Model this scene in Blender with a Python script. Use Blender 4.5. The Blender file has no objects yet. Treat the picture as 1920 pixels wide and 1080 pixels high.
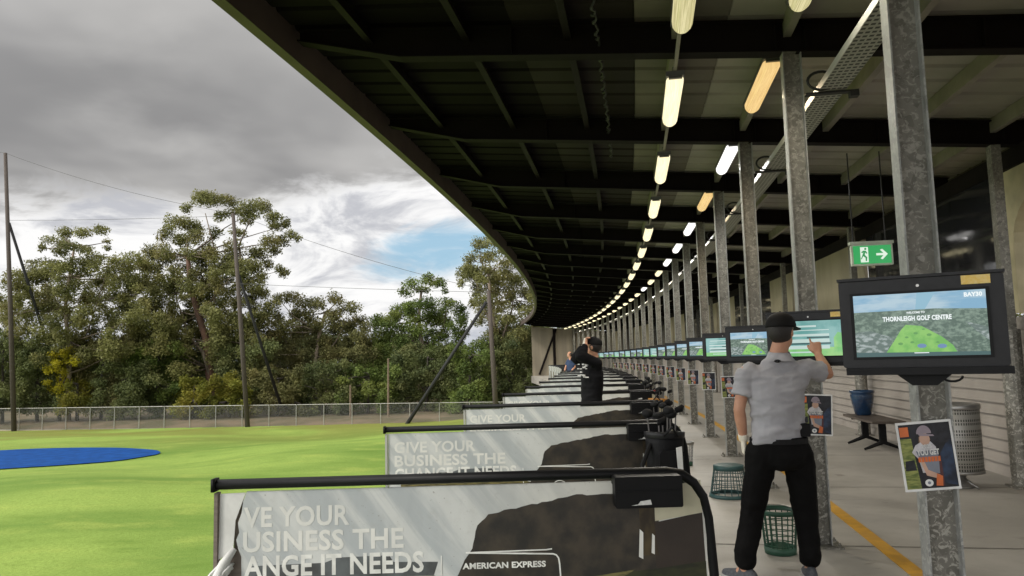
import bpy, math, random
import numpy as np
from mathutils import Vector, Matrix, noise as mnoise

C = bpy.context.scene.collection
SC = bpy.context.scene
random.seed(7)
RNG = np.random.default_rng(11)

# ------------------------------------------------------------------ camera
FPX, CAMH, PITCH, ROLL = 1390.0, 1.55, 0.0953, 0.0255
cp, sp, cr, sr = math.cos(PITCH), math.sin(PITCH), math.cos(ROLL), math.sin(ROLL)
fwd, up0, rt0 = Vector((0, cp, sp)), Vector((0, -sp, cp)), Vector((1, 0, 0))
camR, camU = cr * rt0 - sr * up0, sr * rt0 + cr * up0
cam = bpy.data.cameras.new("camera")
cam.sensor_width = 36.0
cam.lens = FPX / 1920 * 36
cam.clip_start, cam.clip_end = 0.05, 2000
camo = bpy.data.objects.new("camera", cam)
C.objects.link(camo)
M3 = Matrix((camR, camU, -fwd)).transposed()
camo.matrix_world = Matrix.Translation((0, 0, CAMH)) @ M3.to_4x4()
SC.camera = camo

# ------------------------------------------------------------------ world, sun, exposure
SC.view_settings.view_transform = 'Standard'
SC.view_settings.look = 'None'
SC.view_settings.exposure = 0.0
SC.view_settings.gamma = 1.0
SC.view_settings.use_curve_mapping = False
SUN_EL, SUN_AZ = math.radians(42), math.radians(238)      # compass bearing the light comes from
sun_dir = Vector((math.sin(SUN_AZ) * math.cos(SUN_EL), math.cos(SUN_AZ) * math.cos(SUN_EL), math.sin(SUN_EL)))
sl = bpy.data.lights.new("sun", 'SUN')
sl.energy, sl.angle, sl.color = 2.2, math.radians(12), (1.0, 0.95, 0.86)
so = bpy.data.objects.new("sun", sl)
C.objects.link(so)
so.rotation_euler = sun_dir.to_track_quat('Z', 'Y').to_euler()

W_ = bpy.data.worlds.new("World")
SC.world = W_
W_.use_nodes = True
nt = W_.node_tree
nt.nodes.clear()


class NB:
    """small node-building helper"""
    def __init__(s, tree): s.t = tree
    def n(s, typ, **kw):
        x = s.t.nodes.new(typ)
        for k, v in kw.items():
            if k.startswith('_'): setattr(x, k[1:], v)
        return x
    def put(s, sock, v):
        if isinstance(v, bpy.types.NodeSocket): s.t.links.new(v, sock)
        elif v is not None:
            if hasattr(sock, 'default_value') and not isinstance(v, (int, float)) and len(v) == 3 and sock.type == 'RGBA': v = (*v, 1)
            sock.default_value = v
    def math(s, op, a, b=None, c=None, clamp=False):
        x = s.t.nodes.new('ShaderNodeMath'); x.operation = op; x.use_clamp = clamp
        s.put(x.inputs[0], a)
        if b is not None: s.put(x.inputs[1], b)
        if c is not None: s.put(x.inputs[2], c)
        return x.outputs[0]
    def vmath(s, op, a, b=None):
        x = s.t.nodes.new('ShaderNodeVectorMath'); x.operation = op
        s.put(x.inputs[0], a)
        if b is not None: s.put(x.inputs[1], b)
        return x.outputs['Value'] if op in ('DOT_PRODUCT', 'LENGTH') else x.outputs[0]
    def mix(s, f, a, b, blend='MIX'):
        x = s.t.nodes.new('ShaderNodeMix'); x.data_type = 'RGBA'; x.blend_type = blend
        s.put(x.inputs[0], f); s.put(x.inputs[6], a); s.put(x.inputs[7], b)
        return x.outputs[2]
    def ramp(s, v, lo, hi, smooth=True):
        x = s.t.nodes.new('ShaderNodeMapRange'); x.clamp = True
        x.interpolation_type = 'SMOOTHSTEP' if smooth else 'LINEAR'
        s.put(x.inputs[0], v); x.inputs[1].default_value = lo; x.inputs[2].default_value = hi
        return x.outputs[0]
    def noise(s, vec, scale, detail=4, rough=.55, dist=0.0):
        x = s.t.nodes.new('ShaderNodeTexNoise')
        if vec is not None: s.put(x.inputs['Vector'], vec)
        x.inputs['Scale'].default_value = scale; x.inputs['Detail'].default_value = detail
        x.inputs['Roughness'].default_value = rough; x.inputs['Distortion'].default_value = dist
        return x.outputs['Fac']
    def sep(s, v):
        x = s.t.nodes.new('ShaderNodeSeparateXYZ'); s.put(x.inputs[0], v); return x.outputs
    def comb(s, a, b, c):
        x = s.t.nodes.new('ShaderNodeCombineXYZ')
        s.put(x.inputs[0], a); s.put(x.inputs[1], b); s.put(x.inputs[2], c); return x.outputs[0]


b = NB(nt)
tc = b.n('ShaderNodeTexCoord').outputs['Generated']
dirn = b.vmath('NORMALIZE', tc)
dx, dy, dz = b.sep(dirn)
sky = nt.nodes.new('ShaderNodeTexSky')
sky.sky_type = 'NISHITA'; sky.sun_disc = False
sky.sun_elevation, sky.sun_rotation = SUN_EL, SUN_AZ
sky.air_density, sky.dust_density, sky.ozone_density = 1.0, 0.6, 1.5
skyc = b.mix(1.0, sky.outputs[0], (0.095, 0.095, 0.095), 'MULTIPLY')
# cloud layer seen in perspective: direction projected on a high plane
den = b.math('ADD', b.math('MAXIMUM', dz, 0.0), 0.12)
pl = b.comb(b.math('DIVIDE', dx, den), b.math('DIVIDE', dy, den), 0.0)
n_big = b.noise(pl, 0.8, 4, .5, .2)
n_mid = b.noise(pl, 1.6, 5, .5, .2)
n_low = b.noise(b.vmath('MULTIPLY', dirn, (7.0, 7.0, 17.0)), 1.0, 7, .6, .5)
n_wisp = b.noise(b.vmath('MULTIPLY', dirn, (9.0, 9.0, 30.0)), 1.0, 6, .62, .8)
# deck of grey stratus, its torn lower edge and the brighter clouds under it
azr = b.math('ARCTAN2', dx, dy)
edge = b.math('ADD', b.math('MULTIPLY', b.math('SUBTRACT', n_low, .5), .17), b.math('MULTIPLY', b.ramp(azr, -.50, -.05), -.070))
deck = b.ramp(b.math('ADD', dz, edge), .160, .215)
grey = b.mix(b.ramp(n_big, .36, .66), (.285, .282, .284), (.56, .55, .535))
grey = b.mix(b.math('MULTIPLY', b.ramp(n_mid, .5, .8), .45), grey, (.66, .65, .63))
rightup = b.math('MULTIPLY', b.ramp(azr, -.52, -.2), b.ramp(dz, .28, .48))
grey = b.mix(b.math('MULTIPLY', rightup, .55), grey, (.62, .61, .59))
low = b.mix(b.ramp(n_low, .33, .52), (.56, .57, .61), (1.0, .995, .99))
low = b.mix(b.math('MULTIPLY', b.ramp(n_wisp, .56, .74), .26), low, (.42, .43, .48))
low = b.mix(b.ramp(dz, .075, .0), low, (.46, .50, .58))
cloud = b.mix(deck, low, grey)
# a rift of blue low in front
bd = Vector((-.100, 1.0, .150)).normalized()
dd = b.vmath('SUBTRACT', dirn, tuple(bd))
ex, ey, ez = b.sep(dd)
q = b.math('ADD', b.math('POWER', b.math('DIVIDE', b.math('ADD', ex, b.math('MULTIPLY', ez, -.9)), .085), 2.0),
           b.math('POWER', b.math('DIVIDE', ez, .038), 2.0))
q = b.math('ADD', q, b.math('MULTIPLY', b.math('SUBTRACT', n_wisp, .5), 3.2))
rift = b.ramp(q, 1.7, 0.0)
vis = b.mix(b.math('MULTIPLY', rift, .9), cloud, b.mix(.78, skyc, (.33, .60, .80)))
# unseen sky round the sun and overhead, boosted to add light outdoors
sd = b.vmath('DOT_PRODUCT', dirn, tuple(sun_dir))
boost = b.math('ADD', 1.0, b.math('MULTIPLY', b.ramp(sd, .20, 1.0), 4.0))
col = b.vmath('MULTIPLY', vis, b.comb(boost, boost, boost))
bg = nt.nodes.new('ShaderNodeBackground')
nt.links.new(col, bg.inputs[0]); bg.inputs[1].default_value = 1.0
out = nt.nodes.new('ShaderNodeOutputWorld')
nt.links.new(bg.outputs[0], out.inputs[0])

# ------------------------------------------------------------------ plan of the range: a gentle arc
AX, TH, RAD = 1.3051, 0.1935, 248.28
T0, S = 0.82, 2.6956
CEN = (AX - RAD * math.cos(TH), RAD * math.sin(TH))


def ph(t): return TH - t / RAD
def P(t, u, z=0.0):
    a = ph(t)
    return Vector((CEN[0] + (RAD + u) * math.cos(a), CEN[1] - (RAD + u) * math.sin(a), z))
def TP(n): return T0 + S * n + (.25 if n == 1 else 0)                                  # arc position of the n-th post
def at(px, py, y):                                             # a sight line of the photograph taken to a distance y
    X, Y = (px - 960), (540 - py)
    d = (camR * X + camU * Y + fwd * FPX)
    return Vector((0, 0, CAMH)) + d * (y / d.y)
def zb(u): return 4.085 - 0.0826 * u                           # underside of the rafters
def zs(u): return zb(u) + 0.30                                 # underside of the roof sheet


# ------------------------------------------------------------------ materials
MATS = {}
def new_mat(name):
    m = bpy.data.materials.new(name); m.use_nodes = True
    t = m.node_tree; bs = t.nodes['Principled BSDF']
    return m, NB(t), bs
def mat(name, col, rough=.6, metal=0.0, col2=None, nscale=6.0, nlo=.35, nhi=.65, bump=0.0, bscale=60.0, stretch=None, spec=.5, detail=5, coat=0.0):
    if name in MATS: return MATS[name]
    m, k, bs = new_mat(name)
    v = k.n('ShaderNodeTexCoord').outputs['Object']
    if stretch: v = k.vmath('MULTIPLY', v, stretch)
    if col2 is None: col2 = tuple(c * .78 for c in col)
    f = k.ramp(k.noise(v, nscale, detail), nlo, nhi)
    k.put(bs.inputs['Base Color'], k.mix(f, col2, col))
    bs.inputs['Roughness'].default_value = rough
    r = k.math('ADD', k.math('MULTIPLY', k.noise(v, nscale * 2.3, 3), .16), rough - .08, clamp=True)
    k.put(bs.inputs['Roughness'], r)
    bs.inputs['Metallic'].default_value = metal
    bs.inputs['Specular IOR Level'].default_value = spec
    bs.inputs['Coat Weight'].default_value = coat
    if bump:
        bp = k.n('ShaderNodeBump'); bp.inputs['Strength'].default_value = bump; bp.inputs['Distance'].default_value = .01
        k.put(bp.inputs['Height'], k.noise(v, bscale, 4)); k.put(bs.inputs['Normal'], bp.outputs[0])
    MATS[name] = m
    return m
def glow(name, col, strength, col2=None, nscale=9.0, lo=.4, hi=.6, stretch=None):
    if name in MATS: return MATS[name]
    m, k, bs = new_mat(name)
    v = k.n('ShaderNodeTexCoord').outputs['Object']
    if stretch: v = k.vmath('MULTIPLY', v, stretch)
    c = col if col2 is None else k.mix(k.ramp(k.noise(v, nscale, 5), lo, hi), col, col2)
    k.put(bs.inputs['Base Color'], (.02, .02, .02)); bs.inputs['Roughness'].default_value = .25
    k.put(bs.inputs['Emission Color'], c); bs.inputs['Emission Strength'].default_value = strength
    MATS[name] = m
    return m

def galvanised(name, lo, hi, patch, pthr=(.51, .60)):
    m, k, bs = new_mat(name)
    v = k.n('ShaderNodeTexCoord').outputs['Object']
    info = k.n('ShaderNodeObjectInfo')
    v = k.vmath('ADD', v, k.comb(k.math('MULTIPLY', info.outputs['Random'], 31.0), 0.0, 0.0))
    vo = k.n('ShaderNodeTexVoronoi'); vo.inputs['Scale'].default_value = 24; k.put(vo.inputs['Vector'], v)
    sp_ = k.sep(vo.outputs['Color'])[0]
    f = k.math('ADD', k.math('MULTIPLY', sp_, .55), k.math('MULTIPLY', k.noise(v, 5, 5), .75), clamp=True)
    c = k.mix(k.ramp(f, .25, .8), lo, hi)
    pn = k.noise(v, 24, 6, .66, 1.2)
    zz = k.ramp(k.sep(v)[2], 2.6, .3)
    c = k.mix(k.math('MULTIPLY', k.ramp(pn, *pthr), k.math('ADD', k.math('MULTIPLY', zz, .45), .42)), c, patch)
    k.put(bs.inputs['Base Color'], c)
    bs.inputs['Metallic'].default_value = .35
    k.put(bs.inputs['Roughness'], k.math('ADD', k.math('MULTIPLY', sp_, .2), .42))
    MATS[name] = m
    return m
M_galv = galvanised('galvanised_steel', (.125, .118, .098), (.215, .205, .175), (.50, .48, .42))
M_flange = galvanised('galvanised_flange', (.24, .245, .23), (.34, .345, .33), (.46, .46, .43))
M_beam = mat('dark_steel', (.0075, .0047, .0045), .75, 0, nscale=3, spec=.15)
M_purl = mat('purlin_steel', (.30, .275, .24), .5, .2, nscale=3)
M_purl_shade = mat('purlin_shade', (.0080, .0050, .0048), .7, 0, nscale=3, spec=.2)  # dark copy of the purlin steel, canopy shade put into its colour
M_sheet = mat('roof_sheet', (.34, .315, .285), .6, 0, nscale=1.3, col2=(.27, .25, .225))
M_canopy_shade = mat('shaded_canopy_sheet', (.0060, .0041, .0039), .8, 0, nscale=1.3, spec=.12)  # near-black: shade under the outer roof painted into the sheet colour
M_fascia = mat('fascia_paint', (.095, .072, .060), .6, nscale=2)
M_black = mat('black_paint', (.0045, .0045, .005), .5, nscale=8, spec=.22)
M_blackm = mat('black_matt', (.007, .007, .0075), .7, nscale=8, spec=.25)
M_bag = mat('black_nylon', (.005, .005, .006), .65, nscale=14, spec=.25, bump=.3, bscale=40)
M_plast = mat('dark_plastic', (.012, .012, .013), .42, nscale=20, spec=.3)
M_white = mat('white_paint', (.74, .74, .72), .5, nscale=9, col2=(.62, .62, .60))
M_cream = mat('cream_panel', (.32, .28, .18), .55, nscale=1.5, col2=(.24, .21, .135), stretch=(1, 1, .4))
M_cable = mat('cable_black', (.02, .02, .02), .6)
M_steel = mat('brushed_steel', (.42, .41, .39), .35, .8, nscale=12, stretch=(1, 1, 9))
M_label = mat('white_label', (.78, .78, .76), .5, nscale=40)
M_yel = mat('yellow_sticker', (.78, .52, .10), .45, nscale=60, col2=(.80, .60, .22))
M_skin = mat('skin', (.52, .27, .17), .55, nscale=10, col2=(.44, .215, .13))
M_hair = mat('dark_hair', (.018, .014, .012), .55, nscale=60, bump=.5, bscale=160)
M_glove = mat('white_glove', (.80, .74, .62), .6, nscale=30, col2=(.70, .64, .52))
M_eye = mat('eye', (.7, .7, .68), .2)

# floor
def concrete():
    m, k, bs = new_mat('concrete_floor')
    v = k.n('ShaderNodeTexCoord').outputs['Object']
    a = k.noise(v, .55, 6, .6); c_ = k.noise(v, 3.5, 6, .65); d_ = k.noise(v, 60, 4)
    c = k.mix(k.ramp(a, .3, .7), (.295, .277, .245), (.425, .402, .360))
    c = k.mix(k.math('MULTIPLY', k.ramp(c_, .55, .75), .35), c, (.235, .222, .20))
    c = k.mix(k.math('MULTIPLY', k.ramp(d_, .45, .7), .15), c, (.46, .43, .37))
    st = k.noise(k.vmath('MULTIPLY', v, (1.0, 3.0, 1.0)), 1.7, 4, .5, 1.5)
    c = k.mix(k.math('MULTIPLY', k.ramp(st, .62, .74), .5), c, (.14, .12, .10))
    k.put(bs.inputs['Base Color'], c)
    k.put(bs.inputs['Roughness'], k.math('ADD', k.math('MULTIPLY', c_, .3), .38))
    bp = k.n('ShaderNodeBump'); bp.inputs['Strength'].default_value = .15; bp.inputs['Distance'].default_value = .004
    k.put(bp.inputs['Height'], d_); k.put(bs.inputs['Normal'], bp.outputs[0])
    return m
M_conc = concrete()

def turf():
    m, k, bs = new_mat('range_grass')
    v = k.n('ShaderNodeTexCoord').outputs['Object']
    a = k.noise(k.vmath('MULTIPLY', v, (.055, .16, 0)), 1.0, 5, .55, .6)
    b2 = k.noise(k.vmath('MULTIPLY', v, (.35, .8, 0)), 1.0, 5, .6)
    f2 = k.noise(v, 13, 7, .8)
    c = k.mix(k.ramp(a, .34, .66), (.145, .245, .045), (.285, .395, .085))
    c = k.mix(k.math('MULTIPLY', k.ramp(b2, .5, .72), .6), c, (.37, .44, .10))
    c = k.mix(k.math('MULTIPLY', k.ramp(b2, .46, .28), .55), c, (.115, .205, .028))
    far = k.ramp(k.sep(v)[1], 40, 58)
    c = k.mix(k.math('MULTIPLY', far, k.math('MULTIPLY', k.ramp(a, .62, .42), .75)), c, (.235, .205, .055))
    c = k.mix(k.math('MULTIPLY', k.ramp(f2, .38, .66), .5), c, (.105, .165, .022))
    k.put(bs.inputs['Base Color'], c)
    bs.inputs['Roughness'].default_value = .9; bs.inputs['Specular IOR Level'].default_value = .15
    bp = k.n('ShaderNodeBump'); bp.inputs['Strength'].default_value = .6; bp.inputs['Distance'].default_value = .05
    k.put(bp.inputs['Height'], k.math('ADD', f2, k.noise(v, 40, 3))); k.put(bs.inputs['Normal'], bp.outputs[0])
    return m
M_turf = turf()
M_blue = mat('blue_turf', (.009, .072, .28), .9, nscale=1.6, col2=(.006, .046, .18), nlo=.25, nhi=.75, bump=.4, bscale=8, spec=.1)
M_dirt = mat('dry_earth', (.17, .125, .075), .95, nscale=.35, col2=(.085, .075, .035), bump=.4, bscale=3)
M_kerb = mat('pale_kerb', (.42, .37, .26), .9, nscale=1)
M_mat = mat('mat_turf', (.05, .13, .04), .95, nscale=30, bump=.4, bscale=200)
M_line = mat('yellow_line', (.62, .33, .03), .6, nscale=7, col2=(.50, .27, .04))
M_joint = mat('joint_dark', (.10, .09, .075), .9)
M_timber = mat('pole_timber', (.085, .068, .058), .85, nscale=4, stretch=(6, 6, .6))
M_strut = mat('pole_dark', (.022, .022, .024), .8)
M_galvf = mat('fence_steel', (.34, .335, .30), .5, .3)


# ------------------------------------------------------------------ mesh building
class MB:
    def __init__(s): s.v, s.f, s.m, s.cur = [], [], [], 0
    def add(s, vs, fs):
        o = len(s.v); s.v += [tuple(p) for p in vs]
        s.f += [tuple(i + o for i in f) for f in fs]; s.m += [s.cur] * len(fs)
        return s
    def box(s, x0, x1, y0, y1, z0, z1):
        return s.add([(x0, y0, z0), (x1, y0, z0), (x1, y1, z0), (x0, y1, z0), (x0, y0, z1), (x1, y0, z1), (x1, y1, z1), (x0, y1, z1)],
                     [(0, 3, 2, 1), (4, 5, 6, 7), (0, 1, 5, 4), (1, 2, 6, 5), (2, 3, 7, 6), (3, 0, 4, 7)])
    def rbox(s, x0, x1, y0, y1, z0, z1, r=.01):          # box with its vertical-face outline rounded (seen along y)
        pts = []
        for cx, cz, a0 in ((x1 - r, z1 - r, 0), (x0 + r, z1 - r, 90), (x0 + r, z0 + r, 180), (x1 - r, z0 + r, 270)):
            for k in range(4):
                a = math.radians(a0 + k * 30); pts.append((cx + r * math.cos(a), cz + r * math.sin(a)))
        return s.prism(pts, y0, y1)
    def prism(s, pts, y0, y1):                            # x,z outline given a thickness in y
        n = len(pts)
        vs = [(p[0], y0, p[1]) for p in pts] + [(p[0], y1, p[1]) for p in pts]
        fs = [tuple(range(n)), tuple(range(2 * n - 1, n - 1, -1))] + [(i, i + n, (i + 1) % n + n, (i + 1) % n) for i in range(n)]
        return s.add(vs, fs)
    def ring_loft(s, rings, cap=True):
        n = len(rings[0]); vs = [p for r in rings for p in r]; fs = []
        for i in range(len(rings) - 1):
            for j in range(n):
                a, b_ = i * n + j, i * n + (j + 1) % n
                fs.append((a, b_, b_ + n, a + n))
        if cap: fs += [tuple(range(n - 1, -1, -1)), tuple(range((len(rings) - 1) * n, len(rings) * n))]
        return s.add(vs, fs)
    def tube(s, pts, r, n=8, cap=True):
        pts = [Vector(p) for p in pts]
        rs = r if hasattr(r, '__len__') else [r] * len(pts)
        rings = []; ref = None
        for i, p in enumerate(pts):
            d = (pts[min(i + 1, len(pts) - 1)] - pts[max(i - 1, 0)]).normalized()
            if ref is None: ref = Vector((1, 0, 0)) if abs(d.x) < .8 else Vector((0, 1, 0))
            a = (ref - d * ref.dot(d)).normalized(); bb = d.cross(a); ref = a
            rings.append([p + (a * math.cos(2 * math.pi * k / n) + bb * math.sin(2 * math.pi * k / n)) * rs[i] for k in range(n)])
        return s.ring_loft(rings, cap)
    def lathe(s, prof, n=24, c=(0, 0, 0), cap=True):
        rings = [[(c[0] + r * math.cos(2 * math.pi * k / n), c[1] + r * math.sin(2 * math.pi * k / n), c[2] + z) for k in range(n)] for r, z in prof]
        return s.ring_loft(rings, cap)
    def ball(s, c, r, n=12, m=8, rot=None):
        r = r if hasattr(r, '__len__') else (r, r, r)
        rings = []
        for i in range(m + 1):
            a = math.pi * (i + .02 if i == 0 else i - .02 if i == m else i) / m
            ring = []
            for k in range(n):
                q = Vector((r[0] * math.sin(a) * math.cos(2 * math.pi * k / n), r[1] * math.sin(a) * math.sin(2 * math.pi * k / n), -r[2] * math.cos(a)))
                if rot: q = rot @ q
                ring.append(Vector(c) + q)
            rings.append(ring)
        return s.ring_loft(rings)
    def mesh(s, name, mats, smooth=False):
        me = bpy.data.meshes.new(name)
        me.from_pydata(s.v, [], s.f)
        for m in (mats if isinstance(mats, (list, tuple)) else [mats]): me.materials.append(m)
        if any(s.m): me.polygons.foreach_set('material_index', s.m)
        if smooth: me.polygons.foreach_set('use_smooth', [True] * len(me.polygons))
        me.update()
        return me
    def build(s, name, mats, parent=None, smooth=False, loc=None, rotz=0):
        return obj(name, s.mesh(name, mats, smooth), parent, loc, rotz)
def obj(name, me, parent=None, loc=None, rotz=0):
    o = bpy.data.objects.new(name, me); C.objects.link(o)
    if parent: o.parent = parent
    if loc is not None: o.location = loc
    if rotz: o.rotation_euler = (0, 0, rotz)
    return o
def tag(o, label=None, cat=None, group=None, kind=None):
    if label: o['label'] = label
    if cat: o['category'] = cat
    if group: o['group'] = group
    if kind: o['kind'] = kind
    return o
def thing(name, label, cat, loc=(0, 0, 0), rotz=0, group=None):
    o = bpy.data.objects.new(name, None); C.objects.link(o); o.empty_display_size = .1
    o.location = loc; o.rotation_euler = (0, 0, rotz)
    return tag(o, label, cat, group)
def dup(root, loc, rotz, label, depth=True):
    r = root.copy(); C.objects.link(r); r.location = loc; r.rotation_euler = (0, 0, rotz); r['label'] = label
    if depth:
        for ch in root.children:
            c = ch.copy(); C.objects.link(c); c.parent = r
            for g in ch.children:
                d = g.copy(); C.objects.link(d); d.parent = c
    return r
ORD = ['', 'first', 'second', 'third', 'fourth', 'fifth', 'sixth', 'seventh', 'eighth', 'ninth', 'tenth', 'eleventh', 'twelfth', 'thirteenth',
       'fourteenth', 'fifteenth', 'sixteenth', 'seventeenth', 'eighteenth', 'nineteenth', 'twentieth', 'twenty-first', 'twenty-second',
       'twenty-third', 'twenty-fourth', 'twenty-fifth']

def text_poly(string, cap, width=None, bold=.02, thick=.0012):
    """lettering as a mesh: x right, z up, facing -y; returns vertices and faces"""
    cu = bpy.data.curves.new('lettering', 'FONT')
    cu.body = string; cu.size = cap / .72; cu.offset = bold * cap; cu.extrude = thick; cu.resolution_u = 3; cu.space_character = 1.04
    o = bpy.data.objects.new('lettering', cu); C.objects.link(o)
    dg = bpy.context.evaluated_depsgraph_get()
    me = bpy.data.meshes.new_from_object(o.evaluated_get(dg))
    vs = [tuple(v.co) for v in me.vertices]; fs = [tuple(p.vertices) for p in me.polygons]
    bpy.data.objects.remove(o); bpy.data.meshes.remove(me); bpy.data.curves.remove(cu)
    x0 = min(v[0] for v in vs); x1 = max(v[0] for v in vs)
    k = width / (x1 - x0) if width else 1.0
    return [((v[0] - x0) * k, -v[2], v[1]) for v in vs], fs
def put_text(mb, string, x, y, z, cap, width=None, bold=.02):
    vs, fs = text_poly(string, cap, width, bold)
    mb.add([(a + x, b_ + y, c + z) for a, b_, c in vs], fs)

# arc-following sweeps
def sweep(mb, prof, t0, t1, step=1.35):
    """prof: closed outline of (u, z) swept along the arc"""
    k = max(1, int(math.ceil((t1 - t0) / step)))
    rings = [[P(t0 + (t1 - t0) * i / k, u, z) for u, z in prof] for i in range(k + 1)]
    return mb.ring_loft(rings)


# ------------------------------------------------------------------ ground
TEND = 66.8
def uof(x, y): return np.hypot(x - CEN[0], y - CEN[1]) - RAD
def hz(x, y):
    x, y = np.asarray(x, float), np.asarray(y, float)
    e = np.clip(-3.7 - uof(x, y), 0, None)
    z = -.45 - 2.2 * (1 - np.exp(-e / 2.0)) - .80 * (1 - np.exp(-e / 25.0))
    z = np.maximum(z, -3.45)
    amp = (1 - .85 * np.exp(-(((x + 27.3) / 12) ** 2 + ((y - 41.2) / 8) ** 2) ** 2)) * np.clip(e / 9.0, 0, 1) * np.clip((56 - y) / 12.0, 0, 1)
    z = z + amp * (.26 * np.sin(x * .21 + 1.3 + .12 * y) * np.sin(y * .27 + .4) + .20 * np.sin(x * .11 - y * .16 + 2.1) + .10 * np.sin(x * .5 + y * .37))
    return z
def grid_mesh(name, xs, ys, m, dz=0.0, mask=None):
    X, Y = np.meshgrid(xs, ys); Z = hz(X, Y) + dz
    nx, ny = len(xs), len(ys)
    v = np.stack([X, Y, Z], -1).reshape(-1, 3)
    i = np.arange(ny - 1)[:, None] * nx + np.arange(nx - 1)[None]
    f = np.stack([i, i + 1, i + 1 + nx, i + nx], -1).reshape(-1, 4)
    if mask is not None:
        c = v[f].mean(1); f = f[mask(c)]
    me = bpy.data.meshes.new(name)
    me.from_pydata(v.tolist(), [], f.tolist()); me.materials.append(m)
    me.polygons.foreach_set('use_smooth', [True] * len(me.polygons))
    return me
tag(obj('range_grass', grid_mesh('range_grass', np.linspace(-75, 4, 220), np.linspace(-12, 66, 220), M_turf,
        mask=lambda c: (c[:, 1] < 62.6 - .21 * (c[:, 0] + 43)))), kind='structure')
big = MB(); big.add([(-900, -300, -4.4), (900, -300, -4.4), (900, 1300, -4.4), (-900, 1300, -4.4)], [(0, 1, 2, 3)])
tag(big.build('ground', M_dirt), kind='structure')
# dry earth beyond the fence
eb = MB()
EX = [-120, -80, -44, -30, -15, 0, 12]
def fy(x): return 62.8 - .21 * (x + 43)
eb.add([(x, fy(x) - .4, -3.46) for x in EX] + [(x, fy(x) + 3.5, -2.95) for x in EX] + [(x, fy(x) + 60, -2.7) for x in EX],
       [(r * 7 + i, r * 7 + i + 1, r * 7 + 8 + i, r * 7 + 7 + i) for r in (0, 1) for i in range(6)])
tag(eb.build('earth_bank', M_dirt), kind='structure')
kb = MB()
for i in range(6):
    a, c = EX[i], EX[i + 1]
    kb.add([(a, fy(a) - .55, -3.46), (c, fy(c) - .55, -3.46), (c, fy(c) - .55, -3.28), (a, fy(a) - .55, -3.28), (a, fy(a) - .3, -3.28), (c, fy(c) - .3, -3.28)],
           [(0, 1, 2, 3), (3, 2, 5, 4)])
tag(kb.build('kerb', M_kerb), kind='structure')
# blue landing target laid on the grass
bt = MB(); ring, N = [], 48
cen = (-28.4, 41.2)
for k in range(N):
    a = 2 * math.pi * k / N
    rx = 8.2 * (1 + .05 * math.cos(2 * a) + .012 * math.sin(7 * a) + .008 * math.sin(13 * a + 1)); x = cen[0] + rx * math.cos(a); y = cen[1] + 5.0 * math.sin(a)
    ring.append((x, y))
vs = []; fs = []
for q_, k_ in enumerate((1.0, .8, .6, .4, .2)):
    for x, y in ring:
        X, Y = cen[0] + (x - cen[0]) * k_, cen[1] + (y - cen[1]) * k_
        vs.append((X, Y, float(hz(X, Y)) + .05))
for q_ in range(4):
    for k in range(N): fs.append((q_ * N + k, q_ * N + (k + 1) % N, (q_ + 1) * N + (k + 1) % N, (q_ + 1) * N + k))
fs.append(tuple(range(4 * N, 5 * N)))
bt.add(vs, fs)
tag(bt.build('blue_turf', M_blue, smooth=True), kind='structure')

# concrete deck of the bays and walkway
fl = MB(); sweep(fl, [(-3.7, -.6), (3.4, -.6), (3.4, 0), (-3.7, 0)], -9, TEND + 1)
tag(fl.build('concrete_floor', M_conc), kind='structure')
ln = MB(); sweep(ln, [(.40, .001), (.52, .001), (.52, .005), (.40, .005)], -4, TEND)
tag(ln.build('yellow_line', M_line), kind='structure')
jn = MB()
for n in range(0, 24):
    t = TP(n) - .02
    jn.add([P(t, -1.0, .004), P(t, 2.9, .004), P(t + .014, 2.9, .004), P(t + .014, -1.0, .004)], [(0, 1, 2, 3)])
jn.build('floor_joint', M_joint)['kind'] = 'structure'
mt = MB()
for n in range(0, 20):
    a, c = TP(n) + .35, TP(n + 1) - .75
    mt.add([P(a, -2.7, .02), P(a, -1.25, .02), P(c, -1.25, .02), P(c, -2.7, .02), P(a, -2.7, 0.001), P(a, -1.25, 0.001), P(c, -1.25, 0.001), P(c, -2.7, 0.001)],
           [(0, 1, 2, 3), (0, 4, 5, 1), (1, 5, 6, 2), (2, 6, 7, 3), (3, 7, 4, 0)])
mt.build('turf_mats', M_mat)['kind'] = 'structure'

# ------------------------------------------------------------------ shelter over the bays
NP = 24
shel = thing('range_shelter', 'long curved open steel shelter roofing the driving range bays', 'shelter')
def corrugated(name, u0, u1, m, ta, tb):
    mb = MB(); pitch = .38; us = [u0 + (u1 - u0) * i / 3 for i in range(4)]
    rows = []
    t = ta
    while t < tb:
        for dt, h in ((0, 0), (.29, 0), (.315, .03), (.355, .03)): rows.append((t + dt, h))
        t += pitch
    vs, fs = [], []
    for t, h in rows: vs += [P(t, u, zs(u) + h) for u in us]
    for i in range(len(rows) - 1):
        for j in range(3): fs.append((i * 4 + j, i * 4 + j + 1, i * 4 + j + 5, i * 4 + j + 4))
    # top skin so that the roof has a thickness
    k = len(vs)
    for t, h in (rows[0], rows[-1]): pass
    mb.add(vs, fs)
    sweep(mb, [(u0, zs(u0) + .05), (u1, zs(u1) + .05), (u1, zs(u1) + .07), (u0, zs(u0) + .07)], ta, tb)
    return mb.build(name, m, shel)
corrugated('shaded_canopy_sheet', -4.50, -2.40, M_canopy_shade, -9, TEND)
corrugated('shaded_canopy_sheet', -2.395, -1.30, mat('canopy_half_shade', (.020, .015, .0135), .75, 0, nscale=1.3, spec=.2), -9, TEND)  # half-dark strip, painted shade easing off inwards
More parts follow.
